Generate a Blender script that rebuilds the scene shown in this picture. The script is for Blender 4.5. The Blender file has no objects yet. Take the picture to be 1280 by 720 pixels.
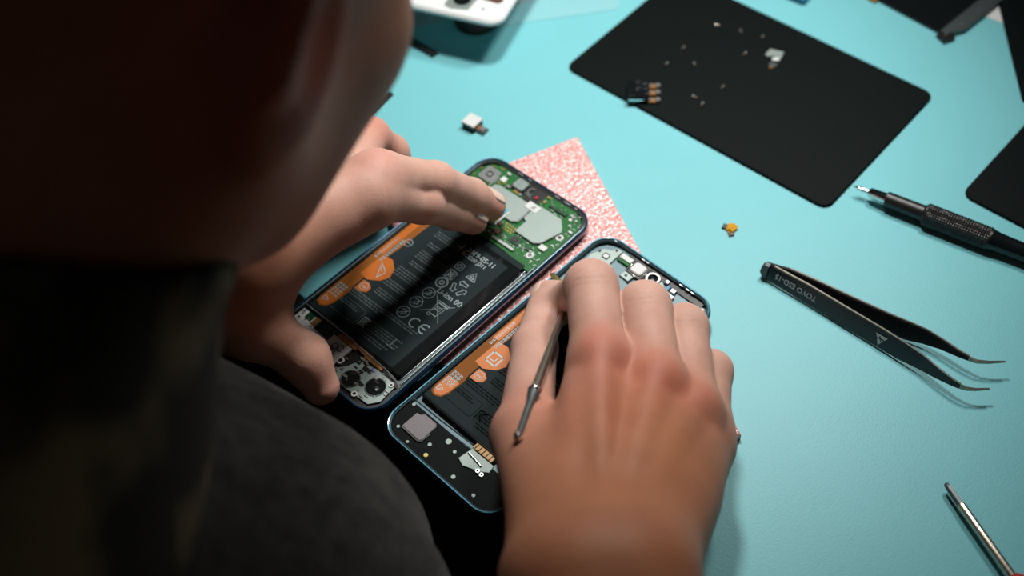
import bpy, bmesh, math, random
import numpy as np
from mathutils import Vector, Matrix
random.seed(7)
sc = bpy.context.scene
COL = sc.collection
TZ = 0.75                       # table top height; everything is measured from the table surface and lifted at the end

# ------------------------------------------------------------------ camera (solved from the two phones and the mat)
FPX = 1500.0
PITCH, ROLL, CH = 0.90549632, -0.0888735, 0.47192914
_fw = Vector((0, math.cos(PITCH), -math.sin(PITCH)))
_r0 = Vector((1, 0, 0)); _u0 = _r0.cross(_fw)
_R = _r0 * math.cos(ROLL) + _u0 * math.sin(ROLL)
_U = _u0 * math.cos(ROLL) - _r0 * math.sin(ROLL)
CAM = Vector((0, 0, CH))

def T(px, py, z=0.0):
    """point of the place, z metres above the table, measured from the photograph"""
    d = _fw + _R * ((px - 640) / FPX) + _U * ((360 - py) / FPX)
    t = (z - CH) / d.z
    return CAM + d * t

def D(px, py, dist):
    return CAM + (_fw + _R * ((px - 640) / FPX) + _U * ((360 - py) / FPX)) * dist

# ------------------------------------------------------------------ materials
def new_mat(name):
    m = bpy.data.materials.new(name); m.use_nodes = True
    nt = m.node_tree; b = nt.nodes['Principled BSDF']
    return m, nt, b

def mat(name, col, rough=0.5, metal=0.0, spec=0.5, noise=0.0, nscale=300.0, bump=0.0, bscale=800.0, coat=0.0, bdist=0.0003, trans=0.0, sheen=0.0, alpha=1.0):
    m, nt, b = new_mat(name)
    b.inputs['Base Color'].default_value = (*col, 1)
    b.inputs['Roughness'].default_value = rough
    b.inputs['Metallic'].default_value = metal
    b.inputs['Specular IOR Level'].default_value = spec
    b.inputs['Coat Weight'].default_value = coat
    b.inputs['Coat Roughness'].default_value = 0.08
    b.inputs['Transmission Weight'].default_value = trans
    b.inputs['Sheen Weight'].default_value = sheen
    b.inputs['Alpha'].default_value = alpha
    tc = nt.nodes.new('ShaderNodeTexCoord')
    if noise > 0:
        n = nt.nodes.new('ShaderNodeTexNoise'); n.inputs['Scale'].default_value = nscale; n.inputs['Detail'].default_value = 4
        r = nt.nodes.new('ShaderNodeMix'); r.data_type = 'RGBA'
        r.inputs[6].default_value = (*[c * (1 - noise) for c in col], 1)
        r.inputs[7].default_value = (*[min(1, c * (1 + noise)) for c in col], 1)
        nt.links.new(tc.outputs['Object'], n.inputs['Vector']); nt.links.new(n.outputs['Fac'], r.inputs[0])
        nt.links.new(r.outputs[2], b.inputs['Base Color'])
    if bump > 0:
        n2 = nt.nodes.new('ShaderNodeTexNoise'); n2.inputs['Scale'].default_value = bscale; n2.inputs['Detail'].default_value = 3
        bp = nt.nodes.new('ShaderNodeBump'); bp.inputs['Strength'].default_value = bump; bp.inputs['Distance'].default_value = bdist
        nt.links.new(tc.outputs['Object'], n2.inputs['Vector']); nt.links.new(n2.outputs['Fac'], bp.inputs['Height'])
        nt.links.new(bp.outputs['Normal'], b.inputs['Normal'])
    return m

M = {}
M['deskmat'] = mat('teal_rubber', (0.170, 0.50, 0.545), 0.45, spec=0.36, noise=0.04, nscale=22, bump=0.35, bscale=900, bdist=0.0003)
M['wood'] = mat('pine_wood', (0.45, 0.25, 0.09), 0.5, noise=0.2, nscale=20)
M['floor'] = mat('dark_floor', (0.03, 0.028, 0.026), 0.6, noise=0.2, nscale=6)
M['wall'] = mat('grey_wall', (0.10, 0.10, 0.10), 0.8, noise=0.08, nscale=4)
M['blackmat'] = mat('black_matte_plastic', (0.0022, 0.0045, 0.0045), 0.6, spec=0.09, bump=0.15, bscale=2500, bdist=0.0001)
M['black'] = mat('black_plastic', (0.008, 0.008, 0.008), 0.38, noise=0.2)
M['blackgloss'] = mat('black_gloss', (0.006, 0.008, 0.009), 0.13, spec=0.5, noise=0.1)
M['label'] = mat('black_label', (0.010, 0.019, 0.021), 0.6, spec=0.10, noise=0.08)
M['print'] = mat('grey_print', (0.32, 0.42, 0.43), 0.6, noise=0.05)
M['printdim'] = mat('dim_grey_print', (0.11, 0.15, 0.155), 0.6, noise=0.05)
M['printbright'] = mat('white_print', (0.45, 0.55, 0.57), 0.6, noise=0.05)
M['orange'] = mat('shaded_orange_film', (0.42, 0.11, 0.010), 0.5, spec=0.2, noise=0.12, nscale=120)  # shaded copy of the film patches, hand shade put into the orange
M['orangelit'] = mat('lit_orange_film', (0.60, 0.20, 0.065), 0.55, spec=0.2, noise=0.05)  # lit copy of the same film patches
M['amber'] = mat('amber_film', (0.22, 0.075, 0.012), 0.6, spec=0.12, noise=0.15, nscale=120)
M['pcb'] = mat('green_circuit_board', (0.010, 0.12, 0.024), 0.4, noise=0.6, nscale=700, spec=0.25)
M['pcbdark'] = mat('dark_green_circuit_board', (0.008, 0.05, 0.02), 0.35, noise=0.4, nscale=900)
M['shield'] = mat('nickel_shield', (0.25, 0.31, 0.29), 0.5, metal=0.45, noise=0.05, nscale=200)
M['silver'] = mat('silver_metal', (0.62, 0.66, 0.66), 0.28, metal=0.9, noise=0.05)
M['chrome'] = mat('chrome', (0.75, 0.77, 0.78), 0.12, metal=1.0, noise=0.02)
M['darkmetal'] = mat('dark_grey_metal', (0.10, 0.12, 0.125), 0.38, metal=0.6, noise=0.1)
M['midframe'] = mat('blue_grey_midframe', (0.10, 0.16, 0.18), 0.45, metal=0.4, noise=0.1)
M['gold'] = mat('gold_contacts', (0.75, 0.50, 0.16), 0.28, metal=0.9, noise=0.1)
M['copper'] = mat('copper_flex', (0.42, 0.20, 0.07), 0.35, metal=0.5, noise=0.15)
M['goldflex'] = mat('golden_polyimide', (0.62, 0.31, 0.02), 0.3, noise=0.15, nscale=300)
M['white'] = mat('white_plastic', (0.60, 0.63, 0.62), 0.4, noise=0.03)
M['whitegloss'] = mat('white_gloss', (0.68, 0.71, 0.71), 0.2, noise=0.02, coat=0.3)
M['bluerim'] = mat('deep_blue_rim', (0.008, 0.045, 0.11), 0.25, metal=0.45, noise=0.1, coat=0.6)
M['tealrim'] = mat('blue_black_rim', (0.03, 0.11, 0.15), 0.42, metal=0.7, noise=0.1, coat=0.5)
M['bezel'] = mat('grey_bezel', (0.16, 0.24, 0.26), 0.25, metal=0.8, noise=0.1)
M['cyan'] = mat('cyan_sticker', (0.01, 0.45, 0.62), 0.4, noise=0.05)
M['blue'] = mat('blue_ink', (0.015, 0.03, 0.25), 0.5, noise=0.05)
M['bluetape'] = mat('blue_tape', (0.02, 0.22, 0.42), 0.4, noise=0.05)
M['brown'] = mat('brown_chip', (0.10, 0.05, 0.035), 0.4, noise=0.1)
M['red'] = mat('red_plastic', (0.45, 0.02, 0.02), 0.35, noise=0.1)
M['steel'] = mat('brushed_steel', (0.55, 0.50, 0.42), 0.3, metal=0.95, noise=0.06, nscale=500)
M['tweezer'] = mat('black_coated_steel', (0.010, 0.010, 0.011), 0.22, spec=0.6, noise=0.1)
M['greyprint'] = mat('faint_grey_print', (0.42, 0.45, 0.45), 0.5, noise=0.05)
M['nail'] = mat('fingernail', (0.72, 0.52, 0.43), 0.28, noise=0.04, nscale=200, coat=0.2)
M['hair'] = mat('dark_brown_hair', (0.012, 0.008, 0.005), 0.6, noise=0.5, nscale=90, bump=0.6, bscale=220, bdist=0.002)
M['rubber'] = mat('dark_rubber', (0.02, 0.028, 0.027), 0.45, noise=0.15)
M['tray'] = mat('blue_tinted_plastic', (0.01, 0.12, 0.20), 0.2, noise=0.05)
M['paper'] = mat('white_paper', (0.62, 0.64, 0.64), 0.7, noise=0.03)
M['yellow'] = mat('yellow_seal', (0.65, 0.60, 0.16), 0.4, noise=0.1)
M['speaker'] = mat('grey_speaker_mesh', (0.17, 0.155, 0.165), 0.5, noise=0.25, nscale=1500)
M['trousers'] = mat('black_cloth', (0.008, 0.008, 0.008), 0.9, noise=0.3, nscale=60)

def m_clear(name, tint, a):
    m, nt, b = new_mat(name)
    b.inputs['Base Color'].default_value = (*tint, 1); b.inputs['Roughness'].default_value = 0.15
    tc = nt.nodes.new('ShaderNodeTexCoord'); n = nt.nodes.new('ShaderNodeTexNoise'); n.inputs['Scale'].default_value = 25
    mr = nt.nodes.new('ShaderNodeMapRange'); mr.inputs['To Min'].default_value = a * 0.5; mr.inputs['To Max'].default_value = a * 1.5
    nt.links.new(tc.outputs['Object'], n.inputs['Vector']); nt.links.new(n.outputs['Fac'], mr.inputs['Value']); nt.links.new(mr.outputs['Result'], b.inputs['Alpha'])
    return m
M['clear'] = m_clear('clear_plastic_film', (0.80, 0.86, 0.88), 0.34)
M['clear2'] = m_clear('clear_plastic_case', (0.65, 0.85, 0.88), 0.10)

def m_foam():
    m, nt, b = new_mat('pink_bubble_foam')
    tc = nt.nodes.new('ShaderNodeTexCoord')
    v = nt.nodes.new('ShaderNodeTexVoronoi'); v.inputs['Scale'].default_value = 470
    n = nt.nodes.new('ShaderNodeTexNoise'); n.inputs['Scale'].default_value = 800; n.inputs['Detail'].default_value = 5
    cr = nt.nodes.new('ShaderNodeValToRGB')
    cr.color_ramp.elements[0].position = 0.36; cr.color_ramp.elements[0].color = (0.66, 0.20, 0.19, 1)
    cr.color_ramp.elements[1].position = 0.67; cr.color_ramp.elements[1].color = (0.98, 0.90, 0.88, 1)  # whitish flecks: pale foam cells, with their glints put into the colour
    e = cr.color_ramp.elements.new(0.50); e.color = (0.74, 0.31, 0.29, 1)
    bp = nt.nodes.new('ShaderNodeBump'); bp.inputs['Strength'].default_value = 0.8; bp.inputs['Distance'].default_value = 0.0007
    nt.links.new(tc.outputs['Object'], v.inputs['Vector']); nt.links.new(tc.outputs['Object'], n.inputs['Vector'])
    nt.links.new(n.outputs['Fac'], cr.inputs['Fac']); nt.links.new(cr.outputs['Color'], b.inputs['Base Color'])
    nt.links.new(v.outputs['Distance'], bp.inputs['Height']); nt.links.new(bp.outputs['Normal'], b.inputs['Normal'])
    b.inputs['Roughness'].default_value = 0.28
    return m
M['foam'] = m_foam()

def m_skin():
    m, nt, b = new_mat('skin')
    tc = nt.nodes.new('ShaderNodeTexCoord')
    at = nt.nodes.new('ShaderNodeAttribute'); at.attribute_name = 'tone'
    n = nt.nodes.new('ShaderNodeTexNoise'); n.inputs['Scale'].default_value = 70; n.inputs['Detail'].default_value = 5
    mx = nt.nodes.new('ShaderNodeMix'); mx.data_type = 'RGBA'; mx.blend_type = 'MULTIPLY'; mx.inputs[0].default_value = 0.35
    cr = nt.nodes.new('ShaderNodeValToRGB')
    cr.color_ramp.elements[0].position = 0.35; cr.color_ramp.elements[0].color = (0.72, 0.62, 0.60, 1)
    cr.color_ramp.elements[1].position = 0.65; cr.color_ramp.elements[1].color = (1, 1, 1, 1)
    n2 = nt.nodes.new('ShaderNodeTexNoise'); n2.inputs['Scale'].default_value = 900; n2.inputs['Detail'].default_value = 3
    w = nt.nodes.new('ShaderNodeTexVoronoi'); w.inputs['Scale'].default_value = 1100; w.feature = 'DISTANCE_TO_EDGE'
    ad = nt.nodes.new('ShaderNodeMath'); ad.operation = 'ADD'
    bp = nt.nodes.new('ShaderNodeBump'); bp.inputs['Strength'].default_value = 0.35; bp.inputs['Distance'].default_value = 0.0003
    L = nt.links
    L.new(tc.outputs['Object'], n.inputs['Vector']); L.new(tc.outputs['Object'], n2.inputs['Vector']); L.new(tc.outputs['Object'], w.inputs['Vector'])
    L.new(n.outputs['Fac'], cr.inputs['Fac']); L.new(at.outputs['Color'], mx.inputs[6]); L.new(cr.outputs['Color'], mx.inputs[7])
    L.new(mx.outputs[2], b.inputs['Base Color'])
    L.new(n2.outputs['Fac'], ad.inputs[0]); L.new(w.outputs['Distance'], ad.inputs[1]); L.new(ad.outputs[0], bp.inputs['Height'])
    L.new(bp.outputs['Normal'], b.inputs['Normal'])
    b.inputs['Roughness'].default_value = 0.55
    b.inputs['Specular IOR Level'].default_value = 0.3
    b.inputs['Subsurface Weight'].default_value = 0.35
    b.inputs['Subsurface Radius'].default_value = (1.0, 0.35, 0.2)
    b.inputs['Subsurface Scale'].default_value = 0.004
    return m
M['skin'] = m_skin()

def m_cloth(name, a, c, scale=900):
    m, nt, b = new_mat(name)
    tc = nt.nodes.new('ShaderNodeTexCoord')
    n = nt.nodes.new('ShaderNodeTexNoise'); n.inputs['Scale'].default_value = scale; n.inputs['Detail'].default_value = 4
    n3 = nt.nodes.new('ShaderNodeTexNoise'); n3.inputs['Scale'].default_value = 120; n3.inputs['Detail'].default_value = 5
    mul = nt.nodes.new('ShaderNodeMath'); mul.operation = 'MULTIPLY'
    cr = nt.nodes.new('ShaderNodeValToRGB')
    cr.color_ramp.elements[0].position = 0.12; cr.color_ramp.elements[0].color = (*a, 1)
    cr.color_ramp.elements[1].position = 0.42; cr.color_ramp.elements[1].color = (*c, 1)
    bp = nt.nodes.new('ShaderNodeBump'); bp.inputs['Strength'].default_value = 0.6; bp.inputs['Distance'].default_value = 0.001
    L = nt.links
    L.new(tc.outputs['Object'], n.inputs['Vector']); L.new(tc.outputs['Object'], n3.inputs['Vector'])
    L.new(n.outputs['Fac'], mul.inputs[0]); L.new(n3.outputs['Fac'], mul.inputs[1])
    L.new(mul.outputs[0], cr.inputs['Fac']); L.new(cr.outputs['Color'], b.inputs['Base Color'])
    L.new(n.outputs['Fac'], bp.inputs['Height']); L.new(bp.outputs['Normal'], b.inputs['Normal'])
    b.inputs['Roughness'].default_value = 0.95; b.inputs['Specular IOR Level'].default_value = 0.15; b.inputs['Sheen Weight'].default_value = 0.1
    return m
M['sweater'] = m_cloth('charcoal_sweater', (0.012, 0.0125, 0.012), (0.042, 0.043, 0.040))

def m_camo():
    m, nt, b = new_mat('olive_mottled_cloth')
    tc = nt.nodes.new('ShaderNodeTexCoord')
    n = nt.nodes.new('ShaderNodeTexNoise'); n.inputs['Scale'].default_value = 22; n.inputs['Detail'].default_value = 2
    cr = nt.nodes.new('ShaderNodeValToRGB')
    cr.color_ramp.elements[0].position = 0.45; cr.color_ramp.elements[0].color = (0.012, 0.013, 0.010, 1)
    cr.color_ramp.elements[1].position = 0.6; cr.color_ramp.elements[1].color = (0.16, 0.13, 0.07, 1)
    nt.links.new(tc.outputs['Object'], n.inputs['Vector']); nt.links.new(n.outputs['Fac'], cr.inputs['Fac']); nt.links.new(cr.outputs['Color'], b.inputs['Base Color'])
    b.inputs['Roughness'].default_value = 0.9
    return m
M['camo'] = m_camo()

# ------------------------------------------------------------------ object helpers
def link(name, me, m, parent=None):
    o = bpy.data.objects.new(name, me); COL.objects.link(o)
    if m is not None: me.materials.append(m)
    if parent is not None: o.parent = parent
    return o

def tag(o, label, cat, group=None, kind=None):
    if label: o['label'] = label
    if cat: o['category'] = cat
    if group: o['group'] = group
    if kind: o['kind'] = kind
    return o

def thing(name, label, cat, mtx=None, group=None):
    o = bpy.data.objects.new(name, None); COL.objects.link(o)
    o.empty_display_size = 0.01
    if mtx is not None: o.matrix_world = mtx
    return tag(o, label, cat, group)

class MB:
    """collects solids into one mesh"""
    def __init__(s): s.v = []; s.f = []; s.sm = []
    def add(s, vs, fs, smooth=False, m=None):
        k = len(s.v)
        for p in vs:
            p = Vector(p); s.v.append(m @ p if m else p)
        for f in fs: s.f.append([k + i for i in f]); s.sm.append(smooth)
        return s
    def prism(s, out, z0, z1, bev=0.0, m=None):
        n = len(out); b = min(bev, (z1 - z0) * 0.45)
        ins = offset(out, -b) if b > 0 else out
        rings = [(out, z0), (out, z1 - b), (ins, z1)] if b > 0 else [(out, z0), (out, z1)]
        vs = [(p[0], p[1], z) for o, z in rings for p in o]
        fs = [list(range(n - 1, -1, -1)), [len(vs) - n + i for i in range(n)]]
        for r in range(len(rings) - 1):
            for i in range(n):
                j = (i + 1) % n
                fs.append([r * n + i, r * n + j, (r + 1) * n + j, (r + 1) * n + i])
        return s.add(vs, fs, False, m)
    def box(s, x0, y0, x1, y1, z0, z1, bev=0.0, m=None):
        return s.prism([(x0, y0), (x1, y0), (x1, y1), (x0, y1)], z0, z1, bev, m)
    def rbox(s, x0, y0, x1, y1, r, z0, z1, bev=0.0, m=None, n=5):
        return s.prism(rrect(x0, y0, x1, y1, r, n), z0, z1, bev, m)
    def ring(s, out, inn, z0, z1, m=None, smooth=False):
        n = len(out); vs = [(p[0], p[1], z) for o, z in ((out, z0), (out, z1), (inn, z1), (inn, z0)) for p in o]
        fs = []
        for r in range(4):
            q = (r + 1) % 4
            for i in range(n):
                j = (i + 1) % n; fs.append([r * n + i, r * n + j, q * n + j, q * n + i])
        return s.add(vs, fs, smooth, m)
    def sweep_outline(s, base, prof, m=None):
        """closed profile of (offset, z) pairs carried round a closed outline"""
        n = len(base); rs = [(offset(base, o), z) for o, z in prof]
        vs = [(p[0], p[1], z) for o, z in rs for p in o]; fs = []
        for r in range(len(rs)):
            q = (r + 1) % len(rs)
            for i in range(n):
                j = (i + 1) % n; fs.append([r * n + i, r * n + j, q * n + j, q * n + i])
        return s.add(vs, fs, True, m)
    def cyl(s, x, y, r, z0, z1, bev=0.0, n=20, m=None):
        return s.prism([(x + r * math.cos(2 * math.pi * i / n), y + r * math.sin(2 * math.pi * i / n)) for i in range(n)], z0, z1, bev, m)
    def washer(s, x, y, r, ri, z0, z1, n=20, m=None):
        c = lambda q: [(x + q * math.cos(2 * math.pi * i / n), y + q * math.sin(2 * math.pi * i / n)) for i in range(n)]
        return s.ring(c(r), c(ri), z0, z1, m)
    def tube(s, pts, rad, n=14, m=None, up=None, flat=None):
        """round (or with flat=(a,b) factors, elliptical) tube through points"""
        pts = [Vector(p) for p in pts]
        if not hasattr(rad, '__len__'): rad = [rad] * len(pts)
        ref = Vector(up) if up is not None else Vector((0, 0, 1))
        vs = []; fs = []
        for i, p in enumerate(pts):
            t = (pts[min(i + 1, len(pts) - 1)] - pts[max(i - 1, 0)]).normalized()
            a = t.cross(ref)
            if a.length < 1e-4: a = t.cross(Vector((1, 0, 0)))
            a.normalize(); b = a.cross(t)
            fa, fb = flat if flat else (1, 1)
            for k in range(n):
                q = 2 * math.pi * k / n
                vs.append(p + a * math.cos(q) * rad[i] * fa + b * math.sin(q) * rad[i] * fb)
        for i in range(len(pts) - 1):
            for k in range(n):
                l = (k + 1) % n; fs.append([i * n + k, i * n + l, (i + 1) * n + l, (i + 1) * n + k])
        s.add(vs, fs, True, m)
        k0 = len(s.v) - len(vs)
        s.f.append([k0 + i for i in range(n)][::-1]); s.sm.append(False)
        s.f.append([k0 + (len(pts) - 1) * n + i for i in range(n)]); s.sm.append(False)
        return s
    def lathe(s, p0, d, prof, n=32):
        """prof: (distance along d, radius)"""
        d = Vector(d).normalized(); return s.tube([Vector(p0) + d * a for a, r in prof], [max(r, 1e-5) for a, r in prof], n)
    def stroke(s, pts, w, z, m=None, closed=False):
        """flat printed line"""
        if closed: pts = list(pts) + [pts[0]]
        for i in range(len(pts) - 1):
            a = Vector((*pts[i], 0)); b = Vector((*pts[i + 1], 0)); t = (b - a)
            if t.length < 1e-7: continue
            t.normalize(); nn = Vector((-t.y, t.x, 0)) * w / 2; e = t * w * 0.3
            zz = Vector((0, 0, z)); zt = Vector((0, 0, z + 0.00003))
            q = [a - e - nn, b + e - nn, b + e + nn, a - e + nn]
            s.add([p + zz for p in q] + [p + zt for p in q], [[0, 3, 2, 1], [4, 5, 6, 7], [0, 1, 5, 4], [1, 2, 6, 5], [2, 3, 7, 6], [3, 0, 4, 7]], False, m)
        return s
    def text(s, txt, size, m, depth=0.00002):
        cu = bpy.data.curves.new('lettering', 'FONT'); cu.body = txt; cu.size = size; cu.extrude = depth
        ob = bpy.data.objects.new('lettering', cu); COL.objects.link(ob)
        dg = bpy.context.evaluated_depsgraph_get(); dg.update()
        me = ob.evaluated_get(dg).to_mesh()
        s.add([v.co.copy() for v in me.vertices], [list(p.vertices) for p in me.polygons], False, m)
        bpy.data.objects.remove(ob); bpy.data.curves.remove(cu)
        return s
    def build(s, name, m, parent=None, label=None):
        me = bpy.data.meshes.new(name); me.from_pydata([tuple(v) for v in s.v], [], s.f); me.update()
        me.polygons.foreach_set('use_smooth', s.sm)
        bm = bmesh.new(); bm.from_mesh(me); bmesh.ops.recalc_face_normals(bm, faces=bm.faces[:])
        if any(s.sm):
            for e in bm.edges:
                if len(e.link_faces) == 2 and e.calc_face_angle(0) > 0.7: e.smooth = False
        bm.to_mesh(me); bm.free()
        o = link(name, me, m, parent)
        if label: o['label'] = label
        return o

def rrect(x0, y0, x1, y1, r, n=5):
    pts = []
    for cx, cy, a in ((x1 - r, y0 + r, -90), (x1 - r, y1 - r, 0), (x0 + r, y1 - r, 90), (x0 + r, y0 + r, 180)):
        for i in range(n + 1):
            q = math.radians(a + 90 * i / n); pts.append((cx + r * math.cos(q), cy + r * math.sin(q)))
    return pts

def offset(pts, d):
    n = len(pts); out = []
    A = sum(pts[i][0] * pts[(i + 1) % n][1] - pts[(i + 1) % n][0] * pts[i][1] for i in range(n)); sg = 1 if A > 0 else -1
    for i in range(n):
        p, q, r = Vector(pts[i - 1]).to_2d(), Vector(pts[i]).to_2d(), Vector(pts[(i + 1) % n]).to_2d()
        a = (q - p); b = (r - q)
        if a.length < 1e-9: a = b
        if b.length < 1e-9: b = a
        a.normalize(); b.normalize()
        na = Vector((a.y, -a.x)); nb = Vector((b.y, -b.x)); nn = (na + nb)
        if nn.length < 1e-6: nn = na
        nn.normalize(); c = max(0.35, nn.dot(na))
        out.append((q.x + nn.x * d * sg / c, q.y + nn.y * d * sg / c))
    return out

def frame(o, ang, z=0.0):
    return Matrix.Translation(Vector((o[0], o[1], z))) @ Matrix.Rotation(ang, 4, 'Z')

mm = 0.001
ANG = -0.795                     # the bench and the mats share this direction
EV = Vector((math.cos(ANG), math.sin(ANG), 0)); NV = Vector((-math.sin(ANG), math.cos(ANG), 0))

# ------------------------------------------------------------------ setting
def struct(name, mb, m): return tag(mb.build(name, m), None, None, kind='structure')
struct('floor', MB().box(-2.2, -2.2, 2.2, 2.4, -TZ - 0.05, -TZ), M['floor'])
struct('wall_back', MB().box(-2.2, 2.4, 2.2, 2.5, -TZ, 1.75), M['wall'])
struct('wall_left', MB().box(-2.3, -2.2, -2.2, 2.5, -TZ, 1.75), M['wall'])
struct('wall_right', MB().box(2.2, -2.2, 2.3, 2.5, -TZ, 1.75), M['wall'])

# ------------------------------------------------------------------ bench and desk mat
bm_ = frame((-0.050, 0.317), ANG)
bench = thing('workbench', 'wooden workbench the whole repair job is laid out on, under the teal mat', 'workbench', bm_)
MB().box(-0.62, 0.0, 0.62, 0.78, -0.032, -0.002, 0.002).build('bench_top', M['wood'], bench)
for x in (-0.57, 0.57):
    for y in (0.08, 0.72):
        MB().box(x - 0.03, y - 0.03, x + 0.03, y + 0.03, -TZ, -0.032).build('leg', M['wood'], bench)
MB().box(-0.57, 0.06, 0.57, 0.085, -0.11, -0.032).build('apron', M['wood'], bench)
dm = MB().rbox(-0.61, 0.002, 0.61, 0.77, 0.008, -0.002, 0.0, 0.0006).build('desk_mat', M['deskmat'])
dm.matrix_world = bm_
tag(dm, 'large teal rubber desk mat covering the workbench under everything', 'desk mat')

# ------------------------------------------------------------------ black mats
def black_mat(o, ang, w, h, label, r=0.006, z=0.0):
    q = MB().rbox(0, 0, w, h, r, 0, 0.0018, 0.0005, n=6).build('silicone_mat', M['blackmat'])
    q.matrix_world = frame(o, ang, z)
    return tag(q, label, 'mat')
black_mat((0.04204, 0.52795), -0.79518, 0.17602, 0.10924, 'black rectangular mat with tiny screws scattered over it, behind the phones')
black_mat((0.2355, 0.4045), -0.815, 0.16, 0.074, 'plain black rounded mat cut off by the right edge, above the knurled pen')
black_mat((0.2885, 0.4670), -0.158, 0.12, 0.16, 'black panel standing in the upper right corner with a straight slanting edge', r=0.002)
pp = MB().prism([(0, 0), (0.032, -0.007), (0.036, 0.05), (0.004, 0.05)], 0, 0.0003).build('paper_slip', M['paper'])
pp.matrix_world = frame((0.2835, 0.5475), -0.52, 0.0)
tag(pp, 'small white paper slip showing beside the black panel in the upper right corner', 'paper')

# ------------------------------------------------------------------ pink foam
PF = [(0.043, 0.468), (-0.062, 0.427), (-0.0325, 0.312), (0.032, 0.262), (0.0962, 0.2725)]
fo = MB().prism([(p[0] - 0.02, p[1] - 0.36) for p in PF], 0, 0.0047, 0.0008).build('foam_sheet', M['foam'])
fo.matrix_world = Matrix.Translation((0.02, 0.36, 0))
tag(fo, 'speckled pink foam sheet lying under the two open phones', 'foam sheet')

# ------------------------------------------------------------------ phones
PW, PL, PR = 73.5, 155.5, 11.5
def S(v): return v * mm
class PMB(MB):
    """MB in millimetres"""
    def build(s, name, m, parent=None, label=None):
        s.v = [v * mm for v in s.v]; return MB.build(s, name, m, parent, label)

def arcpts(cx, cy, r, a0, a1, n=14):
    return [(cx + r * math.cos(math.radians(a0 + (a1 - a0) * i / n)), cy + r * math.sin(math.radians(a0 + (a1 - a0) * i / n))) for i in range(n + 1)]

def phone_shell(root, rimmat, floormat):
    base = rrect(0, 0, PW, PL, PR, 9)
    PMB().sweep_outline(base, [(-2.4, -6.2), (-1.3, -5.6), (-.5, -4.4), (-.1, -3), (0, -1.8), (-.25, -.5), (-.7, 0), (-1.15, -.1), (-1.35, -.9), (-1.35, -5.4), (-2.4, -5.9)]).build('rim', rimmat, root)
    PMB().sweep_outline(base, [(-1.35, -2.6), (-1.35, -.75), (-1.75, -.6), (-2.15, -.85), (-2.15, -2.6)]).build('bezel', M['bezel'], root)
    PMB().prism(offset(base, -2.3), -6.4, -5.5).build('screen_glass', M['blackgloss'], root)
    PMB().prism(offset(base, -1.4), -5.4, -3.6).build('midframe', floormat, root)

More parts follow.
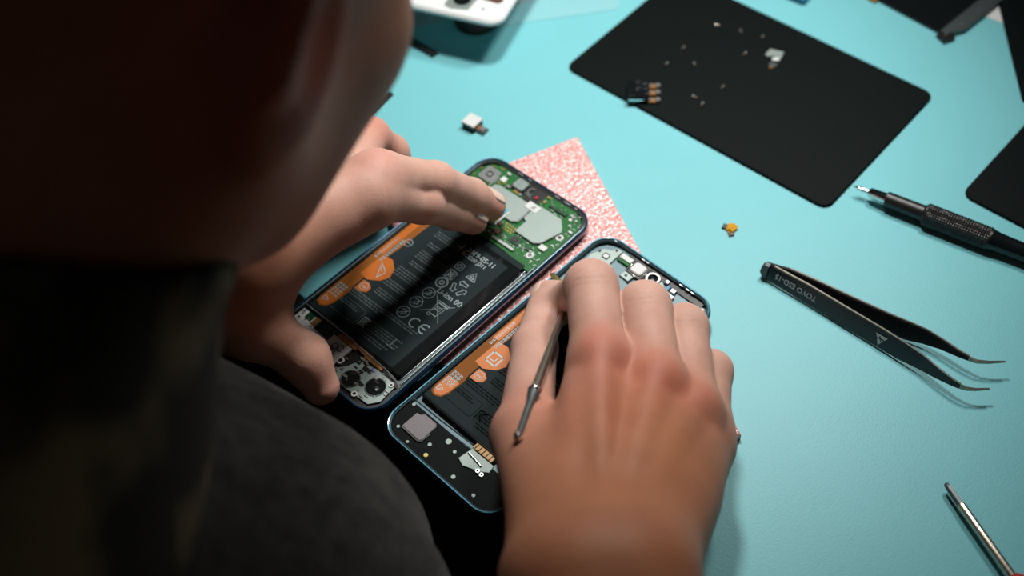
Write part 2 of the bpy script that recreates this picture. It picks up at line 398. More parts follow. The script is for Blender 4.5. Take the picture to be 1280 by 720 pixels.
def battery(root, deep=False):
    b = PMB(); b.rbox(3.4, 24.6, 66.6, 106.4, 1.6, -3.7, -.95, .5)
    cell = b.build('battery', M['blackgloss'], root)
    PMB().rbox(4.0, 26.0, 60.6, 103.6, .6, -1.0, -.84, .05).build('label_sheet', M['label'], cell)
    z = -.82
    dim = PMB(); rnd = random.Random(3)
    def lines(mb, x0, x1, y, n, lh, w=.34):
        for k in range(n):
            x = x0
            xe = x1 - rnd.random() * (x1 - x0) * .25
            while x < xe:
                l = .5 + rnd.random() * 1.9
                # little upright ticks make a word
                q = x
                while q < min(x + l, xe):
                    mb.stroke([(q, y - k * lh), (q, y - k * lh + .55 + rnd.random() * .25)], .2, z); q += .33
                mb.stroke([(x, y - k * lh + .3 * rnd.random()), (min(x + l, xe), y - k * lh + .3 * rnd.random() + .25)], .14, z)
                x += l + .55
    lines(dim, 19, 36, 98, 3, 1.6); lines(dim, 20.5, 38, 90, 2, 1.6); lines(dim, 21, 39, 84, 4, 1.6); lines(dim, 22, 38, 76, 2, 1.6)
    lines(dim, 20, 37, 70, 4, 1.6); lines(dim, 21, 36, 61, 3, 1.6); lines(dim, 11, 37.5, 46, 3, 1.5); lines(dim, 22, 38, 54, 3, 1.5)
    lines(dim, 34, 58, 46.5, 2, 1.5); lines(dim, 34, 56, 38, 4, 1.5); lines(dim, 33, 54, 31, 2, 1.5); lines(dim, 12, 26, 38.5, 2, 1.3)
    dim.stroke(rrect(10, 31.5, 28.5, 40.5, 1, 2), .22, z, closed=True)
    dim.build('fine_print', M['printdim'], cell)
    pr = PMB()
    # marks
    def circ(cx, cy, r, w=.32): pr.stroke(arcpts(cx, cy, r, 0, 360, 20), w, z)
    for cx, cy in ((42.5, 67.6), (41.8, 59.9), (41.4, 51.8)):
        circ(cx, cy, 3.2, .28); pr.stroke([(cx - 2.2, cy - 2.2), (cx + 2.2, cy + 2.2)], .28, z); pr.stroke([(cx - 1.6, cy + 1.2), (cx + .4, cy + 1.6), (cx + 1.4, cy - .6), (cx - .4, cy - 1.6)], .24, z)
    circ(42.7, 76.2, 2.9, .7); circ(42.7, 76.2, 1.1, .7)
    pr.stroke([(40, 80), (45, 80), (45, 85), (40, 85)], .3, z, closed=True)
    for a, c in (((40.8, 80.8), (44.2, 84.2)), ((40.8, 84.2), (44.2, 80.8))): pr.stroke([a, c], .5, z)
    circ(42.5, 82.5, 1.3, .3)
    pr.stroke([(40.2, 87), (44.4, 87), (44.4, 91), (40.2, 91)], .22, z, closed=True); circ(42.3, 89, 1.1, .25)
    # recycling arrows
    for k in range(3):
        a = math.radians(90 + 120 * k); cx, cy = 51.6 + 3.0 * math.cos(a), 79.2 + 3.0 * math.sin(a); u = Vector((-math.sin(a), math.cos(a))); r_ = Vector((math.cos(a), math.sin(a)))
        P = lambda s_, t_: (cx + u.x * s_ + r_.x * t_, cy + u.y * s_ + r_.y * t_)
        pr.stroke([P(-2.4, -.8), P(1.0, -.8), P(1.0, -1.7), P(2.6, .1), P(1.0, 1.7), P(1.0, .9), P(-2.4, .9)], .3, z, closed=True)
    pr.stroke([(49, 86.2), (54.6, 86.2), (51.8, 91)], .38, z, closed=True); pr.stroke([(50.4, 87), (53, 87), (51.8, 89.2)], .25, z, closed=True); pr.stroke([(50.6, 87.6), (53, 87.6)], .3, z)
    # crossed-out bin
    pr.stroke([(46.5, 57.5), (58.2, 69.2)], .32, z); pr.stroke([(46.5, 69.2), (58.5, 57.5)], .32, z)
    pr.stroke([(49.6, 66.5), (56, 66.5)], .6, z); pr.stroke([(50, 66), (50.8, 59.5), (54.8, 59.5), (55.7, 66)], .34, z); pr.stroke([(51.2, 64.6), (54.2, 64.6), (54.2, 62.6), (51.2, 62.6)], .3, z, closed=True)
    circ(51, 58.8, .8, .4); pr.stroke([(49.2, 67.6), (56.6, 67.6)], .35, z)
    # CE
    pr.stroke(arcpts(50.2, 50.6, 2.6, 65, 295, 14), .7, z); pr.stroke(arcpts(56.2, 50.8, 2.6, 65, 295, 14), .7, z); pr.stroke([(53.7, 50.8), (57.0, 50.8)], .6, z)
    pr.text('Li-ion 00', 4.3, Matrix.Translation((44.3, 70.6, z)), .02)
    # square mark by the lower edge
    for i in range(9):
        pr.stroke([(30 + rnd.random() * 1, 33 + i * .55), (33.6, 33 + i * .55 + rnd.random() * .3)], .22, z)
    pr.stroke([(30, 32.6), (30, 38), (34, 38), (31.2, 35.4), (34, 32.8)], .5, z)
    pr.stroke([(50.6, 33.5), (50.6, 38.5)], .4, z); pr.stroke([(48.6, 33.5), (52.8, 33.5)], .4, z)
    pr.build('symbol_print', M['print'], cell)
    dd = PMB()
    dd.text('2019-05-11', 3.9, Matrix.Translation((37.6, 98.2, z)), .02)
    dd.text('ISCC00 J211', 3.1, Matrix.Translation((36.8, 95.1, z)), .02)
    dd.stroke([(35, 96), (35, 100.6)], .4, z); dd.stroke([(35, 98), (32.8, 98)], .4, z)
    dd.build('date_print', M['printbright'], cell)
    # orange pull tab film along the left edge
    fl = PMB()
    fl.prism([(4.2, 33), (5, 29.6), (8, 28.6), (11, 30), (12.5, 34), (13, 43.5), (12, 47), (12, 54), (11, 68), (12, 78), (12.5, 100), (4.2, 103)], -.84, -.74)
    film = fl.build('pull_tab_film', M['amber'], cell, 'brown orange translucent film strip')
    t2 = PMB(); t2.prism([(5.0, 33.5), (5.6, 30.4), (8.2, 29.4), (10.6, 30.8), (11.8, 34.5), (12.2, 41), (5.0, 41)], -.74, -.70)
    t2.prism([(13, 46.6), (17, 46.8), (19.6, 48.5), (19.6, 51.3), (17, 53.2), (13, 53)], -.84, -.70)
    t2.prism([(8.6, 54.6), (14, 54), (19.6, 57.6), (21.6, 62), (19.6, 67), (14.8, 70.6), (8.6, 70)], -.84, -.70)
    t2.prism([(5, 70), (8.6, 70.3), (8.6, 96), (5, 99)], -.74, -.70)
    t2.build('orange_patches', M['orange'] if not deep else M['orangelit'], film)  # one film on both phones
    w = PMB(); z2 = -.68
    w.stroke([(5.9, 31.6), (9.2, 33.3), (5.9, 35.2)], .38, z2, closed=True); w.stroke([(7.0, 32.6), (7.6, 33.8)], .3, z2)
    for k in range(5):
        for j in range(3):
            x, y = 5.6 + j * 2.0, 36.6 + k * 1.75
            w.stroke([(x, y), (x, y + 1.3)], .42, z2); w.stroke([(x + .8, y + .2), (x + .8, y + 1.1)], .42, z2); w.stroke([(x - .2, y + .7), (x + 1.3, y + .7)], .34, z2)
    w.stroke(arcpts(16.0, 50.2, 2.2, 0, 360, 18), .34, z2); w.text('2', 3.4, Matrix.Translation((17.0, 49.0, z2)) @ Matrix.Rotation(math.pi / 2, 4, 'Z'), .02)
    w.stroke([(11.4, 58.6), (17.4, 58.6), (17.4, 64.6), (11.4, 64.6)] if deep else [(12, 66), (17.6, 63), (16.6, 57.6)], .8 if deep else .4, z2, closed=True)
    w.stroke([(12.8, 60.4), (15.4, 60.4), (15.4, 63)] if deep else [(12.6, 64.4), (16, 62.2)], .5 if deep else .35, z2)
    w.stroke(arcpts(12.6, 83.3, 2.2, 0, 360, 18), .34, z2); w.stroke([(11.6, 83.3), (13.8, 83.3)], .4, z2)
    for k in range(9):
        y = 66.5 + k * 1.9
        w.stroke([(9.6, y), (9.6, y + 1.3)], .5, z2); w.stroke([(10.6, y), (10.6, y + 1.3)], .5, z2); w.stroke([(9.2, y + .6), (11, y + .6)], .4, z2)
        w.stroke([(6.2, y), (6.2, y + 1.2)], .4, z2); w.stroke([(7, y + .2), (7, y + 1.4)], .4, z2)
    w.build('film_print', M['printbright'] if deep else M['print'], film)
    return cell

def screwpart(root, x, y, z, r=1.2, m=None, name='screw'):
    s_ = PMB(); s_.cyl(x, y, r, z, z + .35, .12, 16)
    o = s_.build(name, m or M['shield'], root)
    c = PMB(); c.stroke([(x - r * .55, y), (x + r * .55, y)], r * .3, z + .34); c.stroke([(x, y - r * .55), (x, y + r * .55)], r * .3, z + .34)
    c.build('cross_slot', M['black'], o)
    return o

# ---- phone A : lifted in the left hand, green main board showing
ph = Vector((math.cos(-0.8105), math.sin(-0.8105), 0.0)).normalized()
pv = Vector((-math.sin(-0.8105), math.cos(-0.8105), -0.020)).normalized()
pn = ph.cross(pv); SA = 1.026
mA = Matrix(((ph.x, pv.x, pn.x, -0.12085), (ph.y, pv.y, pn.y, 0.34568), (ph.z, pv.z, pn.z, 0.0150), (0, 0, 0, 1))) @ Matrix.Scale(SA, 4)
pa = thing('smartphone', 'opened phone held in the left hand, green circuit board and black battery showing', 'phone', mA)
phone_shell(pa, M['bluerim'], M['darkmetal'])
battery(pa)
PMB().rbox(4, 106.6, 66, 110.4, .6, -3.6, -1.5, .3).build('battery_tab', M['label'], pa)
# main board
zb = -1.6
bd = [(2.6, 112), (30, 111.4), (52, 110.6), (66, 108.6), (70.6, 108), (70.8, 143), (67.5, 149.8), (61, 152.9), (13, 153), (6.5, 150), (2.8, 143.5)]
board = PMB().prism(bd, -3.6, zb, .1).build('main_board', M['pcb'], pa)
def comp(nm, m, x0, y0, x1, y1, h, r=.25, z=zb, parent=board, label=None):
    return PMB().rbox(x0, y0, x1, y1, min(r, (x1 - x0) * .45, (y1 - y0) * .45), z - .02, z + h, .1, n=3).build(nm, m, parent, label)
sh1 = PMB().prism([(18, 126.5), (41.5, 126.2), (44, 128), (44, 139.4), (40, 141.2), (20, 141), (18, 139.5)], zb - .02, zb + 1.25, .25).build('shield_can', M['shield'], board)
sh2 = PMB().prism([(47.2, 122.8), (59.6, 122.6), (62.6, 125), (65.8, 137), (64, 139.6), (60, 143.6), (46.6, 143.4), (44.6, 139), (44.8, 132), (47.2, 131)], zb - .02, zb + 1.35, .25).build('shield_can', M['shield'], board)
st = PMB().box(40, 138, 47.5, 142.6, zb + 1.36, zb + 1.5, m=Matrix.Translation((0, 0, 0))).build('white_sticker', M['white'], board)
q = PMB(); 
for i in range(4): q.stroke([(43.4, 139.3 + i * .6), (45.4, 139.3 + i * .6)], .22, zb + 1.5)
q.stroke([(43.4, 139.0), (45.4, 141.4)], .3, zb + 1.5); q.build('sticker_code', M['black'], st)
gr = PMB(); gr.stroke([(44.4, 128), (44.4, 137.6)], .5, zb + 1.3); gr.build('shield_seam', M['silver'], board)
cs = PMB().prism([(29.8, 131.2), (29.6, 126.4), (35.8, 126.2), (36, 131)], zb + 1.27, zb + 1.45).build('cyan_sticker', M['cyan'], board)
comp('white_flex', M['white'], 28.5, 119.6, 31.6, 126.2, .5); comp('white_flex', M['white'], 36.4, 119.6, 37.2, 130.6, 1.5)
comp('battery_connector', M['brown'], 26, 112.8, 33.5, 117.2, .9, .4)
comp('battery_connector', M['black'], 27, 118, 35.8, 120.2, .8, .4)
# earpiece hole etc.
cm = comp('camera_bracket', M['silver'], 6.4, 138.8, 15.6, 148.4, .8, 1.2)
PMB().ring(rrect(9.3, 141.8, 12.9, 145.4, .8, 3), rrect(9.75, 142.25, 12.45, 144.95, .6, 3), zb + .78, zb + 1.1).build('lens_surround', M['black'], cm)
comp('black_pad', M['black'], 2.8, 123.6, 15.6, 136.6, .35, .6)
for i, (x, y, w_, h_, m_) in enumerate([
    (17.2, 144.2, 3.2, 3.2, 'white'), (17.6, 141.6, 1.8, 1.4, 'gold'), (15.8, 137.2, 1.0, 8, 'silver'), (17.0, 128, .9, 8, 'silver'), (20.6, 143, 1.2, 1.8, 'gold'), (23, 142.6, 2.6, 1.6, 'silver'),
    (27.6, 142.6, 3.6, 1.8, 'gold'), (24.4, 145.4, 1.2, 2.2, 'black'), (31.8, 142.2, 1.6, 1.6, 'silver'), (34.8, 142, 7, 3, 'black'), (37.4, 121, 2.2, 2.2, 'brown'), (38.2, 116, 4, 3, 'brown'),
    (48.2, 116.6, 6, 4.6, 'pcbdark'), (49.2, 117.4, 3.2, 3, 'black'), (40.6, 112.6, 14.5, 1.6, 'silver'), (41.2, 112.9, 13.2, .9, 'brown'), (58.4, 117.8, 2.8, 2.2, 'pcbdark'),
    (63, 122.2, 4, 3.2, 'white'), (36.4, 114.8, 1.6, .9, 'white'), (34.6, 121.4, 1.1, 1.1, 'gold'), (61.2, 117.6, 1.2, 1.2, 'silver'), (66.8, 127.6, 1.5, 1.0, 'white'), (67.4, 139.6, 2.2, 1.2, 'white'),
    (49, 146.3, 11, 1.9, 'pcbdark'), (64.6, 142.6, 1.6, 1.6, 'silver'), (62.4, 145.6, 1.6, 1.6, 'white'), (65.4, 146.8, 1.4, 1.4, 'silver'), (60.8, 148.6, 2.2, 1.4, 'silver'), (44.6, 146.4, 1.6, 1.6, 'gold'),
    (17.5, 149.6, 2.2, 1.2, 'white'), (12.6, 150.4, 2.2, 1, 'gold'), (8.2, 148.9, 1.8, .9, 'gold'), (4.2, 143.2, .9, 1.8, 'gold'), (4.0, 138.2, .9, 1.6, 'gold'), (44.2, 150.2, 2, 1.4, 'gold')]):
    comp({'white': 'inductor', 'gold': 'capacitor', 'silver': 'connector', 'black': 'chip', 'brown': 'chip', 'pcbdark': 'chip'}[m_], M[m_], x, y, x + w_, y + h_, .5 + .25 * (i % 3), .2)
fp = PMB(); rnd = random.Random(11)
def free(x, y):
    for a in ((17, 125, 45, 142), (44, 122, 66, 144), (2, 123, 16, 149), (24, 142, 44, 153)):
        if a[0] < x < a[2] and a[1] < y < a[3]: return False
    return True
n_ = 0
while n_ < 190:
    x, y = rnd.uniform(3.5, 69), rnd.uniform(112.5, 151.5)
    if (x > 65 and y > 147) or (x < 9 and y > 147) or not free(x, y): continue
    w_, h_ = rnd.choice([(.5, .9), (.9, .5), (.6, .6), (1.3, .7)])
    fp.box(x, y, x + w_, y + h_, zb, zb + .35, .05); n_ += 1
tag(fp.build('tiny_components', M['silver'], board), None, None, kind='stuff')
gd = PMB()
for i in range(4):
    for j in range(3): gd.cyl(40.6 + i * 1.75 + (j % 2) * .8, 121.2 + j * 1.7, .55, zb, zb + .12, 0, 12)
gd.build('test_pads', M['gold'], board)
for x, y in ((63.0, 116.5), (66.6, 134.4)):
    s_ = PMB(); s_.washer(x, y, 2.0, 1.0, zb, zb + .3, 24); o_ = s_.build('screw_ring', M['white'], board)
    PMB().cyl(x, y, 1.0, zb, zb + .1, 0, 16).build('screw_hole', M['black'], o_)
# rear camera well and earpiece
PMB().rbox(24, 143.4, 43.6, 152.6, 1.2, zb - .01, zb + .06).build('camera_well', M['black'], board)
ear = comp('camera_module', M['darkmetal'], 24.8, 144.2, 32.6, 151.6, 1.6, 1.4)
e2 = PMB(); e2.rbox(25.6, 145, 31.8, 150.8, 1.2, zb + 1.58, zb + 1.72)
e2.build('module_plate', M['shield'], ear)
e3 = PMB(); 
for i in range(7): e3.stroke([(26.4, 145.8 + i * .7), (31, 145.8 + i * .7 + .2)], .22, zb + 1.72)
e3.build('module_print', M['darkmetal'], ear)
cw = PMB(); cw.stroke(arcpts(36.4, 148, 2.2, 90, 300, 12), .45, zb + 1.2); cw.stroke([(34, 145.6), (38, 144.8)], .5, zb + .9); cw.build('spring_clip', M['silver'], board)
comp('red_seal', M['red'], 39.6, 146, 41.2, 147.8, .7)
# white and silver marks on the rim side
sg = PMB()
for a in ((22, 153.9, 25, 154.4), (29, 153.9, 31, 154.4), (47, 153.9, 50, 154.4), (53, 153.9, 57, 154.4), (60, 153.9, 61.6, 154.4)): sg.box(a[0], a[1] - .55, a[2], a[3] - .55, -.7, -.45)
sg.build('antenna_contacts', M['silver'], pa)
# lower board
lb = [(2.9, 3.6 + 6), (5.4, 5), (10.5, 2.8), (63, 2.8), (68, 5), (70.7, 10), (70.7, 20.4), (66.6, 22.6), (2.9, 23.8)]
lower = PMB().prism(lb, -3.6, -2.6, .1).build('lower_board', M['black'], pa)
def lcomp(nm, m, out, h, z=-2.62, parent=lower, lab=None): return PMB().prism(out, z, z + h, .12).build(nm, m, parent, lab)
c1 = lcomp('cover_plate', M['white'], [(3.4, 12), (9, 8), (14, 7.4), (25.4, 7.6), (25.4, 17.6), (15.6, 17.8), (14.4, 20), (12, 23), (3.6, 23)], 1.2, lab='white marked metal cover plate')
c2 = lcomp('cover_plate', M['white'], [(26, 7.6), (36.6, 7.4), (38.4, 10), (38.4, 21.4), (26, 21.8)], 1.15, lab='white marked metal cover plate')
c3 = lcomp('cover_plate', M['shield'], [(40.6, 9.6), (44, 14), (46, 19.4), (56, 21.2), (68.6, 20.6), (69.4, 10), (66, 5.4), (46, 4.4), (40.6, 5.8)], 1.0)
lcomp('side_flex', M['copper'], [(12.4, 18.4), (15.6, 18.2), (15.6, 23.2), (12.4, 23.2)], 1.3)
lcomp('contact_chip', M['pcbdark'], [(7.6, 19.4), (11.8, 19.2), (11.8, 23), (7.6, 23.2)], 1.5)
lcomp('black_pad', M['blackgloss'], [(16, 18.2), (25.6, 18), (25.6, 24.2), (16, 24.4)], 1.0)
lcomp('side_flex', M['copper'], [(28, 21.9), (40, 21.7), (40, 26.2), (46, 26), (46, 22), (57.6, 21.6), (57.6, 23), (28, 24)], 1.35, lab='brown copper flex strip')
ink = PMB(); zi = -1.45
ink.stroke(arcpts(29.2, 13.4, 2.5, 0, 360, 16), .55, zi); ink.stroke(arcpts(29.2, 13.4, .6, 0, 360, 8), .4, zi)
ink.stroke(arcpts(31.2, 17.4, 1.4, 0, 360, 14), .5, zi); ink.stroke(arcpts(34.0, 18.4, 1.4, 0, 360, 14), .5, zi); ink.stroke([(31.4, 15.4), (35.6, 16.8)], .5, zi); ink.stroke([(33.8, 13.8), (33.0, 18)], .4, zi)
ink.stroke([(15.8, 15.4), (18.8, 15.0), (19.0, 12.6)], .6, zi); ink.stroke([(8.6, 13.8), (11, 15)], .7, zi); ink.stroke(arcpts(7.6, 12.6, 1.0, 0, 360, 10), .6, zi); ink.stroke([(20.6, 10.2), (22, 9.4)], .4, zi)
ink.build('blue_marker', M['blue'], lower)
ink2 = PMB(); ink2.stroke([(51.8, 18.6), (55.8, 19.2)], .55, -1.6); ink2.stroke([(54, 17.2), (53.8, 20.6)], .5, -1.6); ink2.build('blue_marker', M['blue'], lower)
for x, y, r in ((62.1, 14.0, 4.6), (50.2, 9.6, 4.3)):
    w_ = PMB(); w_.washer(x, y, r + .45, r, -2.6, -1.35, 32); h_ = w_.build('hole_rim', M['darkmetal'], lower)
    PMB().cyl(x, y, r, -2.6, -1.5, 0, 32).build('dark_hole', M['blackgloss'], h_)
for x, y, r in ((39.2, 13.6, 1.9), (57.6, 5.2, 1.5), (5.6, 17.8, 1.2), (66.8, 19.2, 1.2), (5.2, 21.8, 1.1), (35.0, 10.4, 1.0)):
    w_ = PMB(); w_.washer(x, y, r, r * .55, -2.6, -1.2, 24); o_ = w_.build('screw_ring', M['white'], lower); PMB().cyl(x, y, r * .55, -2.6, -1.4, 0, 16).build('screw_hole', M['black'], o_)
bt = PMB(); rnd = random.Random(5)
for k in range(26):
    x, y = rnd.uniform(40, 68), rnd.uniform(5, 21); bt.rbox(x, y, x + rnd.uniform(.6, 2.6), y + rnd.uniform(.5, 1.4), .2, -1.62, -1.2, .08, n=2)
for k in range(10):
    x, y = rnd.uniform(3.6, 14), rnd.uniform(9, 22); bt.rbox(x, y, x + rnd.uniform(.6, 1.6), y + rnd.uniform(.5, 1.2), .2, -1.42, -1.1, .08, n=2)
tag(bt.build('small_fittings', M['silver'], lower), None, None, kind='stuff')
db = PMB()
for k in range(22):
    x, y = rnd.uniform(40, 68), rnd.uniform(4.6, 20); db.rbox(x, y, x + rnd.uniform(.8, 3.2), y + rnd.uniform(.7, 1.8), .3, -1.62, -1.35, .05, n=2)
tag(db.build('black_gaskets', M['black'], lower), None, None, kind='stuff')
PMB().tube([(2.6, 25.2, -1.2), (36, 24.9, -1.2), (38.5, 24.3, -1.2), (58, 23.6, -1.2), (66, 22.6, -1.3)], .35, 8).build('bracket_bar', M['silver'], pa)
# polished inner wall along the battery's right side
PMB().tube([(68.4, 24, -1.0), (68.6, 60, -.9), (68.7, 100, -.9), (68.6, 107, -1.0)], .45, 10).build('side_rail', M['chrome'], pa)
PMB().tube([(70.2, 22, -.8), (70.3, 60, -.7), (70.3, 112, -.8)], .35, 10).build('side_rail', M['bezel'], pa)
# black ribbed frame on the top edge
PMB().ring(rrect(2.1, 2.1, PW - 2.1, PL - 2.1, PR - 2, 9), rrect(3.0, 2.6, PW - 3.0, PL - 3.0, PR - 3, 9), -3.6, -1.3).build('adhesive_gasket', M['black'], pa)

# ---- phone B : on the foam, under the right hand
mB = frame((-0.06682211, 0.29096874), -0.84722668, 0.0112)
pb = thing('smartphone', 'second opened phone lying on the pink foam beneath the right hand, orange battery film showing', 'phone', mB)
phone_shell(pb, M['tealrim'], M['midframe'])
battery(pb, True)
low = PMB().prism(offset(rrect(0, 0, PW, 60, PR - .3, 9)[0:10] + [(PW, 22.4), (0, 22.4)] + rrect(0, 0, PW, 60, PR - .3, 9)[30:40], -2.2), -3.6, -1.5, .3).build('speaker_cover', M['blackmat'], pb)
o_ = PMB().prism([(9, 7.8), (20.4, 7.6), (21.2, 9), (21.2, 17.6), (20, 19), (12.5, 19), (11, 17.4), (9, 17)], -1.52, -.9, .25).build('speaker', M['speaker'], low)
PMB().tube([(9.8, 7.3, -1.0), (20, 7.0, -1.0), (21.6, 8, -1.0), (21.8, 13, -1.0)], .35, 8).build('speaker_edge', M['silver'], o_)
PMB().tube([(2.8, 21.2, -1.0), (20, 21.5, -1.0), (40.6, 22.6, -1.0)], .38, 8).build('bracket_bar', M['bezel'], low)
for x, y, r in ((30.6, 16.4, 1.5), (8, 2 + 4.4, .9), (25.5, 9.6, 1.0), (36.4, 14.6, .9), (45, 5.5, 1.1), (58, 5.2, .9), (4.6, 19.2, .9), (17, 3.8, .8)):
    screwpart(low, x, y, -1.5, r)
PMB().cyl(28.3, 4.6, 1.1, -1.5, -.7, .2, 16).build('yellow_seal', M['yellow'], low)
gf = PMB().box(40.8, 21.6, 52.4, 24.6, -1.5, -.7, .1).build('gold_flex', M['goldflex'], pb)
g2 = PMB()
for i in range(5): g2.stroke([(42 + i * 2.2, 21.9), (42 + i * 2.2, 24.3)], .5, -.69)
g2.build('flex_traces', M['amber'], gf)
cn = PMB().prism([(41, 21), (54.6, 21.2), (55.4, 17.4), (52, 15), (44, 12), (40, 13.4)], -1.5, -.8, .2).build('port_bracket', M['shield'], low)
PMB().tube([(41.5, 18.4, -.5), (50.6, 17.2, -.5)], .55, 10).build('port_rod', M['silver'], cn)
for x, y in ((51, 14.6), (53.6, 14.4)): PMB().washer(x, y, 1.0, .5, -.82, -.4, 16).build('screw_ring', M['silver'], cn)
# upper cavity
PMB().prism([(3, 107.6), (70.4, 107.6), (70.4, 142), (66, 150.6), (60, 152.8), (13, 152.8), (6, 150), (3, 143)], -3.65, -3.0).build('shield_floor', M['midframe'], pb)
PMB().rbox(19, 149.6, 66, 152.9, .6, -3.0, -2.2, .2).build('black_channel', M['black'], pb)
def bcomp(nm, m, out, z0, z1, lab=None): return PMB().prism(out, z0, z1, .2).build(nm, m, pb, lab)
k1 = bcomp('bracket_plate', M['shield'], [(4.4, 140), (7, 146.6), (11, 148.6), (11.6, 151.4), (15.4, 151.2), (15.6, 141.2), (18.6, 140.4), (18.6, 137.6), (8, 137.4), (8, 133), (4.4, 133)], -3.0, -1.9)
PMB().ring(rrect(9.2, 141.8, 12.8, 145.2, .7, 3), rrect(9.7, 142.3, 12.3, 144.7, .5, 3), -1.9, -1.5).build('lens_surround', M['black'], k1)
PMB().rbox(9.7, 142.3, 12.3, 144.7, .5, -1.9, -1.6).build('lens_cover', M['whitegloss'], k1)
k2 = bcomp('bracket_plate', M['shield'], [(4.6, 120), (10, 122), (15, 131), (14, 136.6), (9, 136.4), (5, 131)], -3.0, -2.0)
bcomp('ribbon_socket', M['white'], [(16.4, 147.4), (23.4, 147.6), (23.4, 150.6), (16.4, 150.4)], -3.0, -1.2)
bcomp('ribbon_socket', M['pcb'], [(16.4, 145.6), (23.6, 145.7), (23.4, 147.4), (16.4, 147.2)], -3.0, -1.6)
cmr = bcomp('camera_frame', M['black'], rrect(23.6, 142.4, 34, 152.4, 1.6), -3.0, -1.6)
PMB().rbox(25.2, 144.2, 32.2, 150.8, 1.8, -1.62, -.5, .5).build('camera_cap', M['whitegloss'], cmr)
sp = PMB(); sp.tube([(24.4, 144, -1.2), (24.5, 151, -1.2)], .3, 8); sp.tube([(33.2, 144, -1.2), (33.3, 151, -1.2)], .3, 8); sp.tube([(25, 143, -1.3), (33, 142.8, -1.3)], .25, 8)
sp.build('retaining_clip', M['silver'], cmr)
lug = bcomp('bracket_lug', M['shield'], [(24, 138.6), (29.8, 138.4), (30, 142.2), (24.6, 142.6)], -3.0, -1.3); PMB().cyl(26.6, 140.6, .8, -1.32, -1.1, 0, 14).build('screw_hole', M['black'], lug)
w_ = PMB(); w_.washer(37.6, 148, 3.6, 2.7, -3.0, -1.4, 28); fc = w_.build('camera_ring', M['silver'], pb); PMB().cyl(37.6, 148, 2.7, -3.0, -2.2, 0, 24).build('dark_hole', M['blackgloss'], fc); PMB().cyl(38.2, 146.8, 1.3, -2.2, -1.5, .3, 18).build('lens', M['darkmetal'], fc)
k3 = bcomp('bracket_plate', M['shield'], [(34.5, 142.4), (44.6, 142), (45, 148), (42, 149.8), (41.6, 145.2), (35, 144.6)], -3.0, -1.5)
for x, y in ((43, 144.4), (12.6, 149.8), (6.4, 144)): 
    w_ = PMB(); w_.cyl(x, y, .65, -1.9, -1.35, 0, 14); w_.build('screw_hole', M['black'], k3 if x > 40 else k1)
bcomp('blue_tape', M['bluetape'], [(46, 142.2), (47.8, 142.2), (47.8, 149.6), (46, 149.6)], -3.0, -1.0)
for q in ([(48.4, 143), (52.6, 142.8), (52.8, 146), (48.4, 146.2)], [(48.6, 147.4), (51.4, 147.4), (51.4, 149.6), (48.6, 149.6)], [(43.4, 150), (45.4, 150), (45.4, 152), (43.4, 152)]):
    bcomp('contact_block', M['silver'], q, -3.0, -1.1)
bcomp('contact_block', M['white'], [(66.6, 147.4), (68.8, 147), (68.6, 149.6), (66.4, 150)], -3.0, -1.0); bcomp('contact_block', M['shield'], [(66, 142.6), (69.6, 142.4), (69.6, 145.6), (66, 146)], -3.0, -1.4)
bcomp('inner_plate', M['midframe'], [(19, 131), (22.6, 132), (23, 140), (30.4, 137.6), (34, 141.4), (46, 141), (54, 142.6), (60, 147), (66, 141), (66, 112), (19, 112)], -3.0, -2.5)
cg = PMB()
for x in (8, 26, 28.6, 50, 54, 57): cg.box(x, 153.0, x + 1.8, 153.5, -.8, -.45)
cg.build('antenna_contacts', M['silver'], pb)

# ------------------------------------------------------------------ SDF toolkit for the figure
def vlen(a): return np.sqrt((a * a).sum(-1))
def rcone(P, a, b, ra, rb):
    a = np.array(a, float); b = np.array(b, float); ab = b - a
    t = np.clip(((P - a) @ ab) / (ab @ ab), 0, 1)
    return vlen(P - a - t[:, None] * ab) - (ra + (rb - ra) * t)
def sph(P, c, r): return vlen(P - np.array(c, float)) - r
def ell(P, c, r, Rm=None):
    q = P - np.array(c, float)
    if Rm is not None: q = q @ Rm          # columns are the axes
    r = np.array(r, float); k0 = vlen(q / r); k1 = vlen(q / (r * r)); return k0 * (k0 - 1) / np.maximum(k1, 1e-9)
def smin(a, b, k):
    h = np.clip(0.5 + 0.5 * (b - a) / k, 0, 1); return b + (a - b) * h - k * h * (1 - h)
def smax(a, b, k): return -smin(-a, -b, k)

